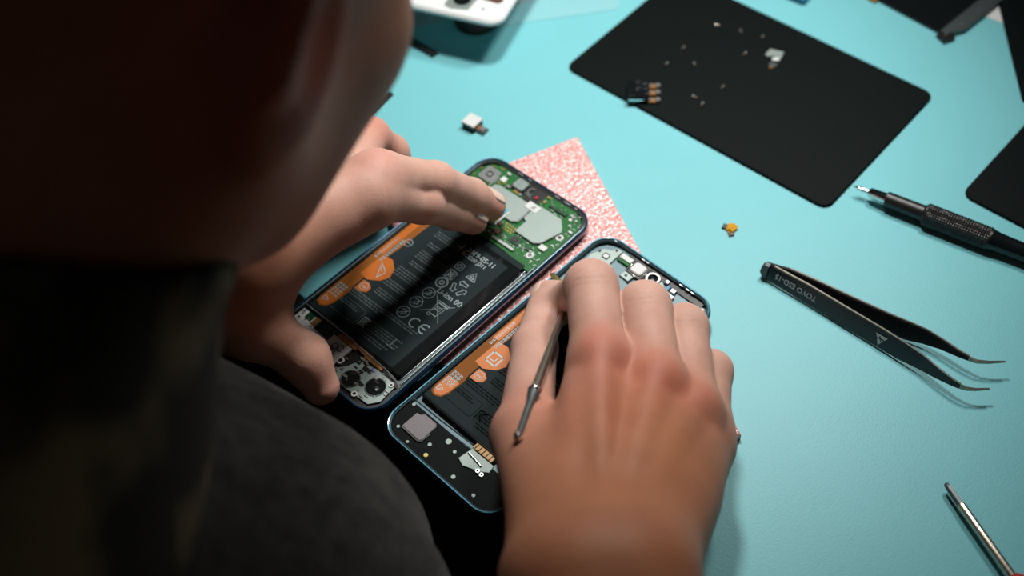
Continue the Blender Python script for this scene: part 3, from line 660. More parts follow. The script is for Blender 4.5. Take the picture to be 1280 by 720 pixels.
def sdf_mesh(fn, lo, hi, st):
    lo = np.array(lo, float); hi = np.array(hi, float); B = 8
    nb = np.ceil((hi - lo) / (st * B)).astype(int); N = nb * B + 1
    vol = np.full(N, 1.0, np.float32)
    g = [lo[i] + st * (np.arange(nb[i]) * B + B / 2) for i in range(3)]
    c = np.stack(np.meshgrid(*g, indexing='ij'), -1).reshape(-1, 3); dc = fn(c); idx = np.stack(np.meshgrid(*[np.arange(n) for n in nb], indexing='ij'), -1).reshape(-1, 3)
    rad = st * B * 0.87 * 1.35
    for i in np.nonzero(dc < -rad)[0]:
        a = idx[i] * B; vol[a[0]:a[0] + B + 1, a[1]:a[1] + B + 1, a[2]:a[2] + B + 1] = -1
    act = idx[np.abs(dc) <= rad]
    l = np.stack(np.meshgrid(*[np.arange(B + 1)] * 3, indexing='ij'), -1).reshape(-1, 3)
    for k in range(0, len(act), 200):
        a = act[k:k + 200]; ii = (a[:, None, :] * B + l[None]).reshape(-1, 3)
        vol[ii[:, 0], ii[:, 1], ii[:, 2]] = fn(lo + ii * st)
    s = vol < 0
    cnt = np.zeros(N - 1); acc = np.zeros((*(N - 1), 3))
    def sl(o): return tuple(slice(o[i], N[i] - 1 + o[i]) for i in range(3))
    cor = [(i, j, k) for i in (0, 1) for j in (0, 1) for k in (0, 1)]
    for o in cor:
        for ax in range(3):
            if o[ax]: continue
            p = list(o); p[ax] = 1
            a, b = vol[sl(o)], vol[sl(p)]; m = (a < 0) != (b < 0)
            t = np.where(m, a / np.where(m, a - b, 1), 0)
            for d in range(3): acc[..., d] += np.where(m, o[d] + (t if d == ax else 0), 0)
            cnt += m
    on = cnt > 0; vid = -np.ones(N - 1, int); vid[on] = np.arange(on.sum())
    w = np.argwhere(on); V = lo + st * (w + acc[on] / cnt[on][:, None])
    F = []
    for ax in range(3):
        u, v = (ax + 1) % 3, (ax + 2) % 3
        a = [slice(1, N[i] - 1) for i in range(3)]; a[ax] = slice(0, N[ax] - 1); b = list(a); b[ax] = slice(1, N[ax])
        sa, sb = s[tuple(a)], s[tuple(b)]; ch = np.argwhere(sa != sb); neg = sa[sa != sb]
        base = ch.copy(); base[:, u] += 1; base[:, v] += 1
        def g_(du, dv): q = base.copy(); q[:, u] -= du; q[:, v] -= dv; return vid[q[:, 0], q[:, 1], q[:, 2]]
        qd = np.stack([g_(1, 1), g_(0, 1), g_(0, 0), g_(1, 0)], 1)
        qd[~neg] = qd[~neg][:, ::-1]; F.append(qd)
    F = np.concatenate(F); F = F[(F >= 0).all(1)]
    return V, F

def np_mesh(name, V, F, m, parent=None, tone=None):
    me = bpy.data.meshes.new(name); me.vertices.add(len(V)); me.vertices.foreach_set('co', np.asarray(V, np.float32).ravel())
    me.loops.add(len(F) * 4); me.loops.foreach_set('vertex_index', np.asarray(F, np.int32).ravel())
    me.polygons.add(len(F)); me.polygons.foreach_set('loop_start', np.arange(len(F), dtype=np.int32) * 4)
    me.update(calc_edges=True); me.validate(); me.polygons.foreach_set('use_smooth', [True] * len(me.polygons))
    if tone is not None:
        at = me.color_attributes.new('tone', 'FLOAT_COLOR', 'POINT'); c = np.ones((len(V), 4), np.float32); c[:, :3] = tone; at.data.foreach_set('color', c.ravel())
    return link(name, me, m, parent)
#@@FIGURE
V3 = lambda p: np.array([p[0], p[1], p[2]])
def J(*a): return V3(T(*a))
SK = np.array([0.52, 0.27, 0.19]); RED = np.array([0.46, 0.105, 0.06]); DIM_WARM = np.array([0.40, 0.155, 0.072]); PALE = np.array([0.62, 0.42, 0.36])

def finger(P, js, rs, k=0.004):
    d = None
    for i in range(len(js) - 1):
        c = rcone(P, js[i], js[i + 1], rs[i], rs[i + 1]); d = c if d is None else smin(d, c, k)
    for i in range(1, len(js) - 1):               # slightly thicker joints
        pass
    return d

def creases(P, d, a, b, up, r, n=3, gap=.0026, half=.0048, off=0.0):
    a = np.array(a); t = np.array(b) - a; t = t / np.linalg.norm(t); up = np.array(up, float); up -= t * (up @ t); up /= np.linalg.norm(up); x = np.cross(t, up)
    q = P - a; tt = q @ t - off; xx = q @ x; uu = q @ up
    w = np.exp(-(tt / (gap * n * .55)) ** 2 - (xx / (half * 1.5)) ** 2) * np.clip(uu / r * 2 - .4, 0, 1) * (np.abs(tt) < .02)
    d = d + .00016 * np.cos(2 * np.pi * (tt / gap + .25 * (xx / half) ** 2 * np.sign(tt))) * w
    return d
# ---- right hand
RI = [J(750, 450, .066), J(739, 358, .064), J(716, 374, .038), J(706, 376, .020)]
RM = [J(820, 480, .062), J(806, 384, .058), J(778, 392, .034), J(754, 394, .020)]
RR = [J(866, 514, .052), J(855, 410, .048), J(836, 412, .029), J(814, 414, .019)]
RP = [J(883, 552, .040), J(889, 464, .040), J(876, 456, .024), J(860, 452, .017)]
RT = [J(690, 660, .074), J(656, 545, .056), J(668, 436, .040), J(684, 372, .024)]
RW = J(752, 735, .086); RWa = J(700, 720, .084); RWb = J(802, 720, .082); RE = np.array([0.028, -0.03, 0.035])
def sdf_right(P):
    f = finger(P, RI, [.0115, .0112, .0090, .0074])
    g = finger(P, RM, [.0115, .0110, .0090, .0075]); fs = smin(f, g, .0012)
    g = finger(P, RR, [.0108, .0102, .0084, .0072]); fs = smin(fs, g, .0012)
    g = finger(P, RP, [.0098, .0088, .0076, .0066]); fs = smin(fs, g, .0012)
    dn = np.array([0, 0, -.008])
    pm = rcone(P, RWa, RI[0] + dn * .6, .0165, .0135)
    for a, b, r in ((RW, RM[0], .0135), (RW, RR[0], .0130), (RWb, RP[0], .0125)):
        pm = smin(pm, rcone(P, a, b + dn * .6, .0165, r), .012)
    pm = smin(pm, rcone(P, RWa + dn, J(705, 590, .052), .017, .0165), .012)      # thenar mass
    pm = smin(pm, rcone(P, RWb + dn * 2, J(842, 640, .045), .015, .014), .012)   # little-finger side
    arm = rcone(P, RW + (RWa - RW) * .55, RE, .0215, .038); arm = smin(arm, rcone(P, RW + (RWb - RW) * .55, RE, .0215, .038), .012)
    pm = smin(pm, arm, .018)
    for k_ in (RI[0], RM[0], RR[0]): pm = smin(pm, sph(P, k_ + np.array([0, -.001, .0025]), .0098), .006)
    for a in (RI, RM, RR, RP):                     # tendons
        t0 = a[0] + np.array([0, 0, .0075]); t1 = RW + (a[0] - RW) * .22 + np.array([0, 0, .0125]); pm = smin(pm, rcone(P, t0, t1, .0030, .0012), .008)
    d = smin(pm, fs, .006)
    th = finger(P, RT, [.0150, .0118, .0098, .0078]); th = smin(th, rcone(P, J(735, 690, .078), RT[1], .016, .010), .012)
    d = smin(d, th, .009)
    groove = rcone(P, J(688, 596, .0795), J(722, 618, .0835), .0022, .0022)
    d = smax(d, -groove, .004)
    d = creases(P, d, RT[2], RT[3], [-.5, -.2, 1], .0094, 3, .0024, .0050)
    d = creases(P, d, RI[1], RI[0], [0, .1, 1], .0108, 4, .0026, .0052, off=.003)
    d = creases(P, d, RM[1], RM[0], [0, .1, 1], .0106, 4, .0026, .0052, off=.003)
    return creases(P, d, RR[1], RR[0], [0, .1, 1], .0098, 3, .0026, .0046, off=.003)
# ---- left hand
LI = [J(456, 248, .092), J(528, 254, .066), J(566, 265, .039), J(591, 275, .026)]
LM = [J(470, 217, .094), J(544, 227, .068), J(588, 245, .040), J(614, 258, .0255)]
LR = [J(432, 224, .082), J(463, 170, .066), J(490, 190, .048), J(503, 212, .034)]
LP = [J(412, 222, .066), J(436, 190, .050), J(456, 206, .036), J(466, 222, .026)]
LT = [J(262, 350, .088), J(311, 403, .064), J(381, 448, .042), J(401, 483, .030)]
LW = J(292, 318, .094); LW2 = J(310, 300, .080); LE = np.array([-0.345, 0.235, 0.03])
def sdf_left(P):
    f = finger(P, LI, [.0100, .0090, .0084, .0074]); g = finger(P, LM, [.0102, .0090, .0084, .0074]); fs = smin(f, g, .001)
    g = smin(finger(P, LR, [.0100, .0088, .0080, .0070]), finger(P, LP, [.0092, .0080, .0072, .0062]), .001); fs = smin(fs, g, .0015)
    pm = rcone(P, LW, LI[0] - np.array([0, 0, .004]), .0185, .0120)
    for a, b, r in ((LW, LM[0], .0120), (LW2, LR[0], .0115), (LW2, LP[0], .011)): pm = smin(pm, rcone(P, a, b - np.array([0, 0, .004]), .018, r), .011)
    arm = smin(rcone(P, LW, LE, .0225, .036), rcone(P, LW2, LE + np.array([0, 0, -.01]), .0225, .036), .015)
    pm = smin(pm, arm, .02)
    th = finger(P, LT, [.0150, .0125, .0104, .0084], .006); th = smin(th, rcone(P, LT[1], J(340, 300, .082), .0115, .0125), .014)
    w1 = (LI[0] + LM[0]) / 2; w2 = (LI[1] + LM[1]) / 2; pm = smin(pm, rcone(P, w1 - [0, 0, .002], w1 * .62 + w2 * .38 - [0, 0, .002], .0125, .0085), .006)
    d = smin(pm, fs, .006); d = smin(d, th, .012)
    d = creases(P, d, LM[0], LM[1], [0, -.1, 1], .0102, 4, .0032, .0060, off=.001); d = creases(P, d, LI[0], LI[1], [0, -.3, 1], .0100, 3, .0032, .0060, off=.002)
    d = creases(P, d, LM[1], LM[2], [.2, -.2, 1], .0088, 3, .0024, .0042); d = creases(P, d, LI[1], LI[2], [.2, -.2, 1], .0088, 3, .0024, .0042)
    return creases(P, d, LM[2], LM[3], [.3, -.1, 1], .0082, 2, .002, .0036)

# ---- head, turned away and bent over the work
az, tl = math.radians(53), math.radians(45)
f0 = np.array([math.cos(az), math.sin(az), 0]); zz = np.array([0, 0, 1.]); HR = np.array([math.sin(az), -math.cos(az), 0])
HU = math.cos(tl) * zz + math.sin(tl) * f0; HF = math.cos(tl) * f0 - math.sin(tl) * zz
EARP = V3(D(386, -58, .300)); HC = EARP - HR * .080 + HU * .012 + HF * .008
HM = np.stack([HR, HF, HU], 1)
C7 = HC - HU * .140 - HF * .035
def hp(r, f, u): return HC + HR * r + HF * f + HU * u
def sdf_head(P):
    d = ell(P, hp(0, -.004, .018), (.077, .098, .090), HM)
    d = smin(d, ell(P, hp(0, .042, -.036), (.064, .058, .072), HM), .03)
    d = smin(d, rcone(P, hp(-.032, .052, -.092), hp(.032, .052, -.092), .020, .020), .03)
    for s in (-1, 1):
        d = smin(d, sph(P, hp(s * .036, .055, -.052), .030), .02)
        d = smin(d, rcone(P, hp(s * .062, .0, -.062), hp(s * .026, .074, -.098), .015, .014), .03)
        d = smin(d, sph(P, hp(s * .045, .070, -.030), .018), .02)       # cheekbones
        d = smax(d, -sph(P, hp(s * .032, .104, -.002), .014), .010)      # eye sockets
        d = smin(d, sph(P, hp(s * .031, .083, -.003), .0125), .003)
        e = smin(ell(P, hp(s * .080, -.004, -.030), (.0075, .018, .034), HM), rcone(P, hp(s * .090, -.018, -.008), hp(s * .088, -.017, -.044), .0045, .0045), .006)
        e = smax(e, -ell(P, hp(s * .091, .000, -.028), (.008, .012, .023), HM), .004)
        d = smin(d, e, .004)
    d = smin(d, rcone(P, hp(0, .094, .002), hp(0, .116, -.034), .006, .011), .008)
    d = smin(d, rcone(P, hp(-.018, .092, -.066), hp(.018, .092, -.066), .006, .006), .006)
    d = smin(d, rcone(P, hp(-.015, .090, -.076), hp(.015, .090, -.076), .006, .006), .004)
    n = rcone(P, hp(0, -.020, -.050), C7 - HU * .03, .060, .066)
    n = smin(n, rcone(P, hp(.05, .0, -.055), C7 - HU * .04 + HF * .05 + HR * .03, .022, .026), .03)
    return smin(d, n, .03)
def bounds(pts, pad): a = np.array(pts); return a.min(0) - pad, a.max(0) + pad
def toned(V, base, spots):
    c = np.tile(base, (len(V), 1))
    for p, r, col, w in spots:
        k = np.exp(-((V - p) ** 2).sum(1) / (r * r))[:, None] * w; c = c * (1 - k) + np.array(col) * k
    return c
VR, FR = sdf_mesh(sdf_right, *bounds(RI + RM + RR + RP + RT + [RW, RE], .05), .00085)
VL, FL = sdf_mesh(sdf_left, *bounds(LI + LM + LR + LP + LT + [LW, LE], .045), .00085)
VH, FH = sdf_mesh(sdf_head, HC - .24, HC + .17, .004)
spR = [(J(750, 640, .08), .055, DIM_WARM, .95), (J(840, 640, .06), .05, DIM_WARM, .9), (J(800, 560, .065), .035, DIM_WARM, .75), (J(752, 735, .1), .05, DIM_WARM, 1.), (np.array([.025, .1, .08]), .06, DIM_WARM, 1.),  # warmer, dimmer light on the back of the hand painted into the skin
       (RI[0] + [0, -.002, .010], .0125, RED, .62), (RM[0] + [0, -.003, .010], .0125, RED, .62), (RR[0] + [0, -.002, .009], .0115, RED, .5), (RP[0] + [0, 0, .008], .010, RED, .5), (J(745, 520, .07), .022, RED, .35), (J(652, 520, .06), .014, RED, .3)]
tR = toned(VR, PALE * .55 + SK * .45, spR)
spL = [(LM[0] + [0, 0, .010], .012, [.62, .30, .25], .5), (J(463, 170, .066), .02, RED, .35), (J(450, 190, .06), .015, RED, .5), (LI[3], .012, RED, .3), (LM[3], .012, RED, .3), (LT[3], .014, [.55, .22, .18], .5), (J(270, 330, .1), .05, DIM_WARM, .9), (LE, .12, DIM_WARM, 1.)]
tL = toned(VL, PALE * .5 + SK * .5, spL)
tH = toned(VH, SK * .62 + DIM_WARM * .3, [(hp(.085, -.005, -.035), .035, RED * 1.3, .8)])  # ear reddened to stand in for light glowing through it
Vb = np.concatenate([VR, VL, VH]); Fb = np.concatenate([FR, FL + len(VR), FH + len(VR) + len(VL)]); Tb = np.concatenate([tR, tL, tH])
person = thing('person', 'person in dark clothing bent over the bench, both hands working on the open phones', 'person', Matrix.Translation((-0.30, -0.10, -TZ)))
PO = Matrix.Translation((0.30, 0.10, TZ)); PV = np.array([0.30, 0.10, TZ])
np_mesh('body', Vb + PV, Fb, M['skin'], person, Tb)

# hair: close-cropped, over the skull behind the hairline
def sdf_hair(P):
    d = ell(P, hp(0, -.006, .020), (.082, .102, .095), HM) + .0012 * np.sin(P @ HR * 600) * np.sin(P @ HU * 520)
    q = P - HC; fr = q @ HF; up = q @ HU
    line = (fr - .045) - up * .75                        # hairline slopes from the forehead to behind the ears
    low = -(up + .045) 
    return smax(smax(d, line, .006), low, .01)
Vh, Fh = sdf_mesh(sdf_hair, HC - .16, HC + .16, .004); np_mesh('hair', Vh + PV, Fh, M['hair'], person)

# clothing
RSH = C7 + HR * .080 - f0 * .085 + zz * -.105; LSH = C7 - HR * .165 - f0 * .01 + zz * -.07
REL = np.array([0.02, -0.06, -0.02]); LEL = np.array([-.375, .225, .0])
CH_ = C7 - zz * .17 - f0 * .01; PEL = np.array([-0.27, -0.08, -.28])
def sdf_sweater(P):
    d = rcone(P, CH_ - HR * .07, PEL - HR * .06, .105, .115); d = smin(d, rcone(P, CH_ + HR * .057, PEL + HR * .05, .103, .112), .06)
    d = smin(d, rcone(P, C7 - zz * .02, RSH, .058, .058), .05); d = smin(d, rcone(P, C7 - zz * .02, LSH, .058, .056), .05)
    for a, b, w in ((RSH, REL, RW), (LSH, LEL, LW)):
        d = smin(d, rcone(P, a, b, .056, .050), .03); e = b + (w - b) * .42; d = smin(d, rcone(P, b, e, .050, .041), .02)
    fold = .0022 * np.sin(P @ np.array([60, 95, 40.]) + 2.2 * np.sin(P @ np.array([30., -25, 45])))
    d = d + fold
    return smax(d, -rcone(P, hp(0, -.02, -.05), C7 - HU * .02, .066, .070), .01)
Vs, Fs = sdf_mesh(sdf_sweater, np.minimum(np.minimum(PEL, LEL), REL) - .17, np.maximum(np.maximum(C7, RSH), LW) + .12, .005)
np_mesh('sweater', Vs + PV, Fs, M['sweater'], person)
def sdf_collar(P):
    a = C7 + HU * .030 + HF * .012; b = C7 - HU * .035
    o = rcone(P, a, b, .082, .104); i = rcone(P, a + HU * .02, b - HU * .03, .074, .086)
    return smax(smax(o, -i, .004), (P - a) @ HU - .012, .006)
Vc, Fc = sdf_mesh(sdf_collar, C7 - .14, C7 + .14, .004); np_mesh('collar', Vc + PV, Fc, M['camo'], person)
def sdf_trousers(P):
    d = sph(P, PEL - zz * .05, .14)
    for s in (-1, 1):
        hip = PEL + HR * s * .09 - zz * .09; kn = hip + f0 * .40 + zz * -.01; an = np.array([kn[0] - .02, kn[1] - .02, -TZ + .10])
        d = smin(d, rcone(P, hip, kn, .085, .062), .04); d = smin(d, rcone(P, kn, an, .062, .045), .03)
    return d
Vt, Ft = sdf_mesh(sdf_trousers, np.array([-.5, -.32, -TZ + .03]), np.array([.16, .55, -.15]), .008); np_mesh('trousers', Vt + PV, Ft, M['trousers'], person)
for s in (-1, 1):
    kn = PEL + HR * s * .09 + f0 * .38; a = Vector((kn[0], kn[1], -TZ + .045)); fv = Vector(f0)
    b = MB(); b.tube([a - fv * .06, a - fv * .03, a + fv * .05, a + fv * .14, a + fv * .19], [.030, .045, .044, .040, .018], 16, m=PO); b.build('shoe', M['black'], person)

def nail(tip, prev, up, w, l, name, back=.2, lift=.9, r=.0078):
    """a curved fingernail lying on the back of the fingertip"""
    y = Vector(tip - prev).normalized(); z = Vector(up); z = (z - y * z.dot(y)).normalized(); x = y.cross(z)
    o = Vector(tip) - y * (l * back); vs = []; nu, nv = 12, 12
    for j in range(nv + 1):
        for i in range(nu + 1):
            u = -1 + 2 * i / nu; v = -1 + 2 * j / nv
            wu = w * (1 - .10 * (v > .3) * (v - .3)); uu = u * math.sqrt(max(0, 1 - (max(0, abs(v) - .55) / .45) ** 2.4 * .75))
            a = uu * wu * .5 / r; rr = r * lift + .0009 - (.0016 * max(0, v) ** 2) - (.0008 if j == 0 else 0)
            vs.append(o + x * (rr * math.sin(a)) + z * (rr * math.cos(a)) + y * (v * l * .5))
    n = len(vs); vs += [p - z * .0012 for p in vs]; fs = []
    q = nu + 1
    for j in range(nv):
        for i in range(nu):
            a = j * q + i; fs.append([a, a + 1, a + q + 1, a + q]); fs.append([n + a, n + a + q, n + a + q + 1, n + a + 1])
    for i in range(nu): fs += [[i, n + i, n + i + 1, i + 1], [nv * q + i, nv * q + i + 1, n + nv * q + i + 1, n + nv * q + i]]
    for j in range(nv): a = j * q; fs += [[a, a + q, n + a + q, n + a], [a + nu, n + a + nu, n + a + nu + q, a + nu + q]]
    b = MB(); b.add(vs, fs, True, PO); b.build(name, M['nail'], person)
camd = lambda p: np.array(CAM) - p
nail(LM[3], LM[2], np.array([-.3, -.10, 1.]), .0128, .0140, 'fingernail', back=.16, r=.0083)
nail(LI[3], LI[2], np.array([-.3, -.25, 1.]), .0124, .0135, 'fingernail', back=.16, r=.0083)
nail(RT[3], RT[2], np.array([-1., .1, .45]), .0120, .0130, 'fingernail', back=.0, r=.0082)

# stool under the person
stl = thing('stool', 'round stool the person in dark clothing sits on', 'stool', Matrix.Translation((-0.27, -0.08, -TZ)))
MB().cyl(0, 0, .17, .235, .275, .012, 32).build('seat', M['black'], stl)
for k in range(4):
    a = math.pi / 4 + k * math.pi / 2; MB().tube([(.10 * math.cos(a), .10 * math.sin(a), .235), (.18 * math.cos(a), .18 * math.sin(a), 0)], .013, 12).build('leg', M['darkmetal'], stl)

# ------------------------------------------------------------------ tool in the right hand
tp = [T(711, 372, .034), T(690, 428, .053), T(668, 488, .0665), T(648, 545, .0775)]
o0 = tp[0]
tl_ = thing('precision_pick', 'thin metal pick pinched between thumb and index finger of the right hand', 'tool', Matrix.Translation(o0))
r_ = [p - o0 for p in tp]
MB().tube([r_[0], r_[1], r_[2]], [.0014, .0017, .0019], 14).build('shaft', M['steel'], tl_)
MB().tube([r_[2] + (r_[3] - r_[2]) * .06, r_[2] + (r_[3] - r_[2]) * .25, r_[2] + (r_[3] - r_[2]) * .9, r_[3]], [.0026, .0016, .0013, .0011], 14).build('handle_end', M['darkmetal'], tl_)
b = MB(); dd_ = (r_[2] - r_[1]).normalized(); b.lathe(r_[2] - dd_ * .0026, dd_, [(0, .0008), (.0006, .0019), (.0016, .0026), (.0026, .0029), (.0036, .0026), (.0046, .0018), (.0052, .0006)], 20); b.build('ball_collar', M['chrome'], tl_)
b = MB(); b.lathe(r_[3] - dd_ * .002, dd_, [(0, .0006), (.0005, .0015), (.002, .0021), (.0035, .0015), (.004, .0005)], 18); b.build('end_ball', M['chrome'], tl_)
b = MB(); b.tube([T(711, 372, .034) - o0, T(702, 358, .026) - o0, T(690, 342, .019) - o0], [.0014, .0016, .0008], 10, flat=(1.5, .6)); b.build('golden_blade', M['gold'], tl_)

# ------------------------------------------------------------------ tweezers
TWT = Vector((0.125, 0.369, 0))
tw = thing('tweezers', 'black bent-tip tweezers lying open on the teal mat, right of the phones', 'tweezers', Matrix.Translation(TWT))
def strip(name, pts, hs, th, m, tilt):
    P = [T(*p) - TWT for p in pts]; b = MB(); vs = []; n = len(P)
    for i, p in enumerate(P):
        t = (P[min(i + 1, n - 1)] - P[max(i - 1, 0)]).normalized(); side = Vector((t.y, -t.x, 0)).normalized()    # towards the viewer
        w = (Vector((0, 0, 1)) * math.cos(tilt) - side * math.sin(tilt)); w = (w - t * w.dot(t)).normalized(); nn = w.cross(t).normalized()
        h = hs[i] / 2; e = min(th * .35, h * .5)
        for a, c in ((-h, -th / 2 + e), (-h + e, -th / 2), (h - e, -th / 2), (h, -th / 2 + e), (h, th / 2 - e), (h - e, th / 2), (-h + e, th / 2), (-h, th / 2 - e)):
            vs.append(p + w * a + nn * c)
    fs = []
    for i in range(n - 1):
        for k in range(8): l = (k + 1) % 8; fs.append([i * 8 + k, i * 8 + l, (i + 1) * 8 + l, (i + 1) * 8 + k])
    fs += [list(range(8))[::-1], [(n - 1) * 8 + k for k in range(8)]]
    b.add(vs, fs); return b.build(name, m, tw), P
tlt = math.radians(24)
a1 = [(956, 336, .0052), (965, 342, .0052), (1007, 366, .0053), (1053, 394, .0053), (1100, 422, .0054), (1126, 438, .0056), (1150, 452, .006), (1172, 467, .0066), (1190, 478, .0072), (1200, 483, .0074)]
h1 = [.006, .0088, .0098, .0100, .0100, .0096, .0078, .0052, .0034, .0026]
arm1, P1 = strip('arm', a1, h1, .0014, M['tweezer'], tlt)
a2 = [(958, 334, .0052), (985, 345, .0052), (1018, 361, .0053), (1066, 384, .0053), (1110, 404, .0054), (1135, 414, .0056), (1156, 421, .006), (1178, 431, .0066), (1198, 442, .0072), (1211, 448, .0076)]
arm2, P2 = strip('arm', a2, h1, .0014, M['tweezer'], tlt)
strip('tip', [(1200, 483, .0074), (1209, 486, .0076), (1220, 487, .0078), (1237, 486, .008)], [.0026, .0021, .0015, .0005], .0012, M['steel'], tlt)
strip('tip', [(1211, 448, .0076), (1221, 452, .0078), (1236, 453, .0082), (1257, 452, .0086)], [.0026, .0021, .0015, .0005], .0012, M['steel'], tlt)
strip('pivot_block', [(953.5, 334.5, .0052), (956, 336, .0052), (961, 338.5, .0052)], [.006, .0084, .0088], .0040, M['darkmetal'], tlt)
def edge(pts, hs, nm):
    q = []
    for i, p in enumerate(pts): q.append((p[0], p[1], p[2]))
    P = [T(*p) - TWT for p in q]; b = MB(); top = []
    for i, p in enumerate(P):
        t = (P[min(i + 1, len(P) - 1)] - P[max(i - 1, 0)]).normalized(); sd_ = Vector((t.y, -t.x, 0)).normalized(); w = (Vector((0, 0, 1)) * math.cos(tlt) - sd_ * math.sin(tlt)); w = (w - t * w.dot(t)).normalized()
        top.append(p + w * (hs[i] / 2 + .00005))
    b.tube(top, .00042, 8); b.build('edge_highlight', M['steel'], nm)  # thin bright strip standing in for the highlight on the arm's top edge
edge(a1[1:], h1[1:], arm1); edge(a2[1:], h1[1:], arm2)
# grip ridges and lettering on the near arm
ta = (P1[4] - P1[2]).normalized(); side = Vector((ta.y, -ta.x, 0)).normalized(); wv = (Vector((0, 0, 1)) * math.cos(tlt) - side * math.sin(tlt)); wv = (wv - ta * wv.dot(ta)).normalized(); nv_ = ta.cross(wv).normalized()
if nv_.y > 0: nv_ = -nv_
tb = (P1[3] - P1[1]).normalized(); wb = (wv - tb * wv.dot(tb)).normalized(); nb_ = tb.cross(wb).normalized(); nb_ = -nb_ if nb_.y > 0 else nb_
def armtext(txt, px, size, dy):
    p = (P1[2] + P1[3]) / 2 * .62 + P1[2] * .38 + nb_ * .0010
    X = -tb; Y = -wb; Z = X.cross(Y)
    m = Matrix(((X.x, Y.x, Z.x, p.x), (X.y, Y.y, Z.y, p.y), (X.z, Y.z, Z.z, p.z), (0, 0, 0, 1)))
    b = MB(); b.text(txt, size, m @ Matrix.Translation((0, dy, 0)), .00005); return b
b = armtext('TOYO ESD-15', (1022, 375), .0038, -.0014); b.build('lettering', M['greyprint'], arm1)
c0 = T(1101, 424, .0054) - TWT + nv_ * .0008; X = -ta; Y = -wv; Z = X.cross(Y); mt = Matrix(((X.x, Y.x, Z.x, c0.x), (X.y, Y.y, Z.y, c0.y), (X.z, Y.z, Z.z, c0.z), (0, 0, 0, 1)))
b = MB(); b.add([(-.003, -.0024, 0), (.003, -.0024, 0), (0, .003, 0), (-.003, -.0024, .00008), (.003, -.0024, .00008), (0, .003, .00008)], [[0, 2, 1], [3, 4, 5], [0, 1, 4, 3], [1, 2, 5, 4], [2, 0, 3, 5]], False, mt)
lg = b.build('triangle_mark', M['greyprint'], arm1)
b = MB(); b.stroke([(-.0018, -.0006), (.0018, -.0004)], .0006, .00009, mt); b.stroke([(-.0008, .0008), (.0008, -.0016)], .0005, .00009, mt); b.build('triangle_cut', M['tweezer'], lg)

# ------------------------------------------------------------------ knurled pen
pA = T(1068, 233, .0058); pB = T(1280, 316, .0058); ax = (pB - pA).normalized(); K = (pB - pA).length / 212.0
def at_(px): return (px - 1068) * 0.4265 * mm
LNG = (pB - pA).length
def ap(px):
    q = T(px, 233 + (px - 1068) * (83 / 212.), .0058); return (q - pA).dot(ax)
pen = thing('precision_knife_pen', 'black pen-shaped precision tool with knurled grip and fine chrome tip, upper right', 'pen tool', Matrix.Translation(pA))
MB().lathe((0, 0, 0), ax, [(0, .0003), (ap(1074), .0012), (ap(1079), .0011), (ap(1085), .0009), (ap(1088), .0008)], 16).build('needle_tip', M['chrome'], pen)
MB().lathe((0, 0, 0), ax, [(ap(1086), .0018), (ap(1088), .0026), (ap(1106), .0031), (ap(1107), .0034), (ap(1109), .0034)], 28).build('collet', M['chrome'], pen)
MB().lathe((0, 0, 0), ax, [(ap(1107), .0030), (ap(1108), .0040), (ap(1154), .0042), (ap(1156), .0042)], 32).build('front_barrel', M['black'], pen)
# knurled grip with real diamond relief
g0, g1 = ap(1154), ap(1238); b = MB(); vs = []; nr = 110; nc = 64
e1 = ax.cross(Vector((0, 0, 1))).normalized(); e2 = e1.cross(ax)
for i in range(nr + 1):
    s_ = i / nr; t = g0 + (g1 - g0) * s_; r0 = .0058 * min(1, .78 + s_ * 6) if s_ < .04 else .0058
    for k in range(nc):
        a = 2 * math.pi * k / nc; kn = .00022 * (math.cos(16 * a + t * 2600) * math.cos(16 * a - t * 2600)) if .05 < s_ < .97 else 0
        vs.append(ax * t + e1 * ((r0 + kn) * math.cos(a)) + e2 * ((r0 + kn) * math.sin(a)))
fs = [[i * nc + k, i * nc + (k + 1) % nc, (i + 1) * nc + (k + 1) % nc, (i + 1) * nc + k] for i in range(nr) for k in range(nc)] + [list(range(nc))[::-1], [nr * nc + k for k in range(nc)]]
b.add(vs, fs, False); b.build('knurled_grip', M['black'], pen)
MB().lathe((0, 0, 0), ax, [(g1, .0055), (g1 + .004, .0050), (g1 + .014, .0047), (g1 + .040, .0050), (g1 + .062, .0054), (g1 + .066, .0046), (g1 + .068, .002)], 40).build('barrel', M['blackgloss'], pen)

# ------------------------------------------------------------------ screwdriver, lower right
s0 = T(1182, 604, .0042); s1 = T(1262, 716, .0052); sx = (s1 - s0).normalized(); SL = (s1 - s0).length
sd = thing('screwdriver', 'small screwdriver with thin steel shaft pointing up from the lower right corner', 'screwdriver', Matrix.Translation(s0))
b = MB(); b.lathe((0, 0, 0), sx, [(0, .0006), (.0008, .0013), (.003, .0016), (.010, .0017), (.0115, .0019)], 6); b.build('bit', M['darkmetal'], sd, 'dark fluted bit')
MB().lathe((0, 0, 0), sx, [(.0112, .0017), (.012, .0019), (SL, .0020), (SL + .004, .0020)], 20).build('shaft', M['steel'], sd)
MB().lathe((0, 0, 0), sx, [(SL + .002, .0030), (SL + .004, .0046), (SL + .02, .0050), (SL + .07, .0050), (SL + .075, .003)], 24).build('handle', M['red'], sd)

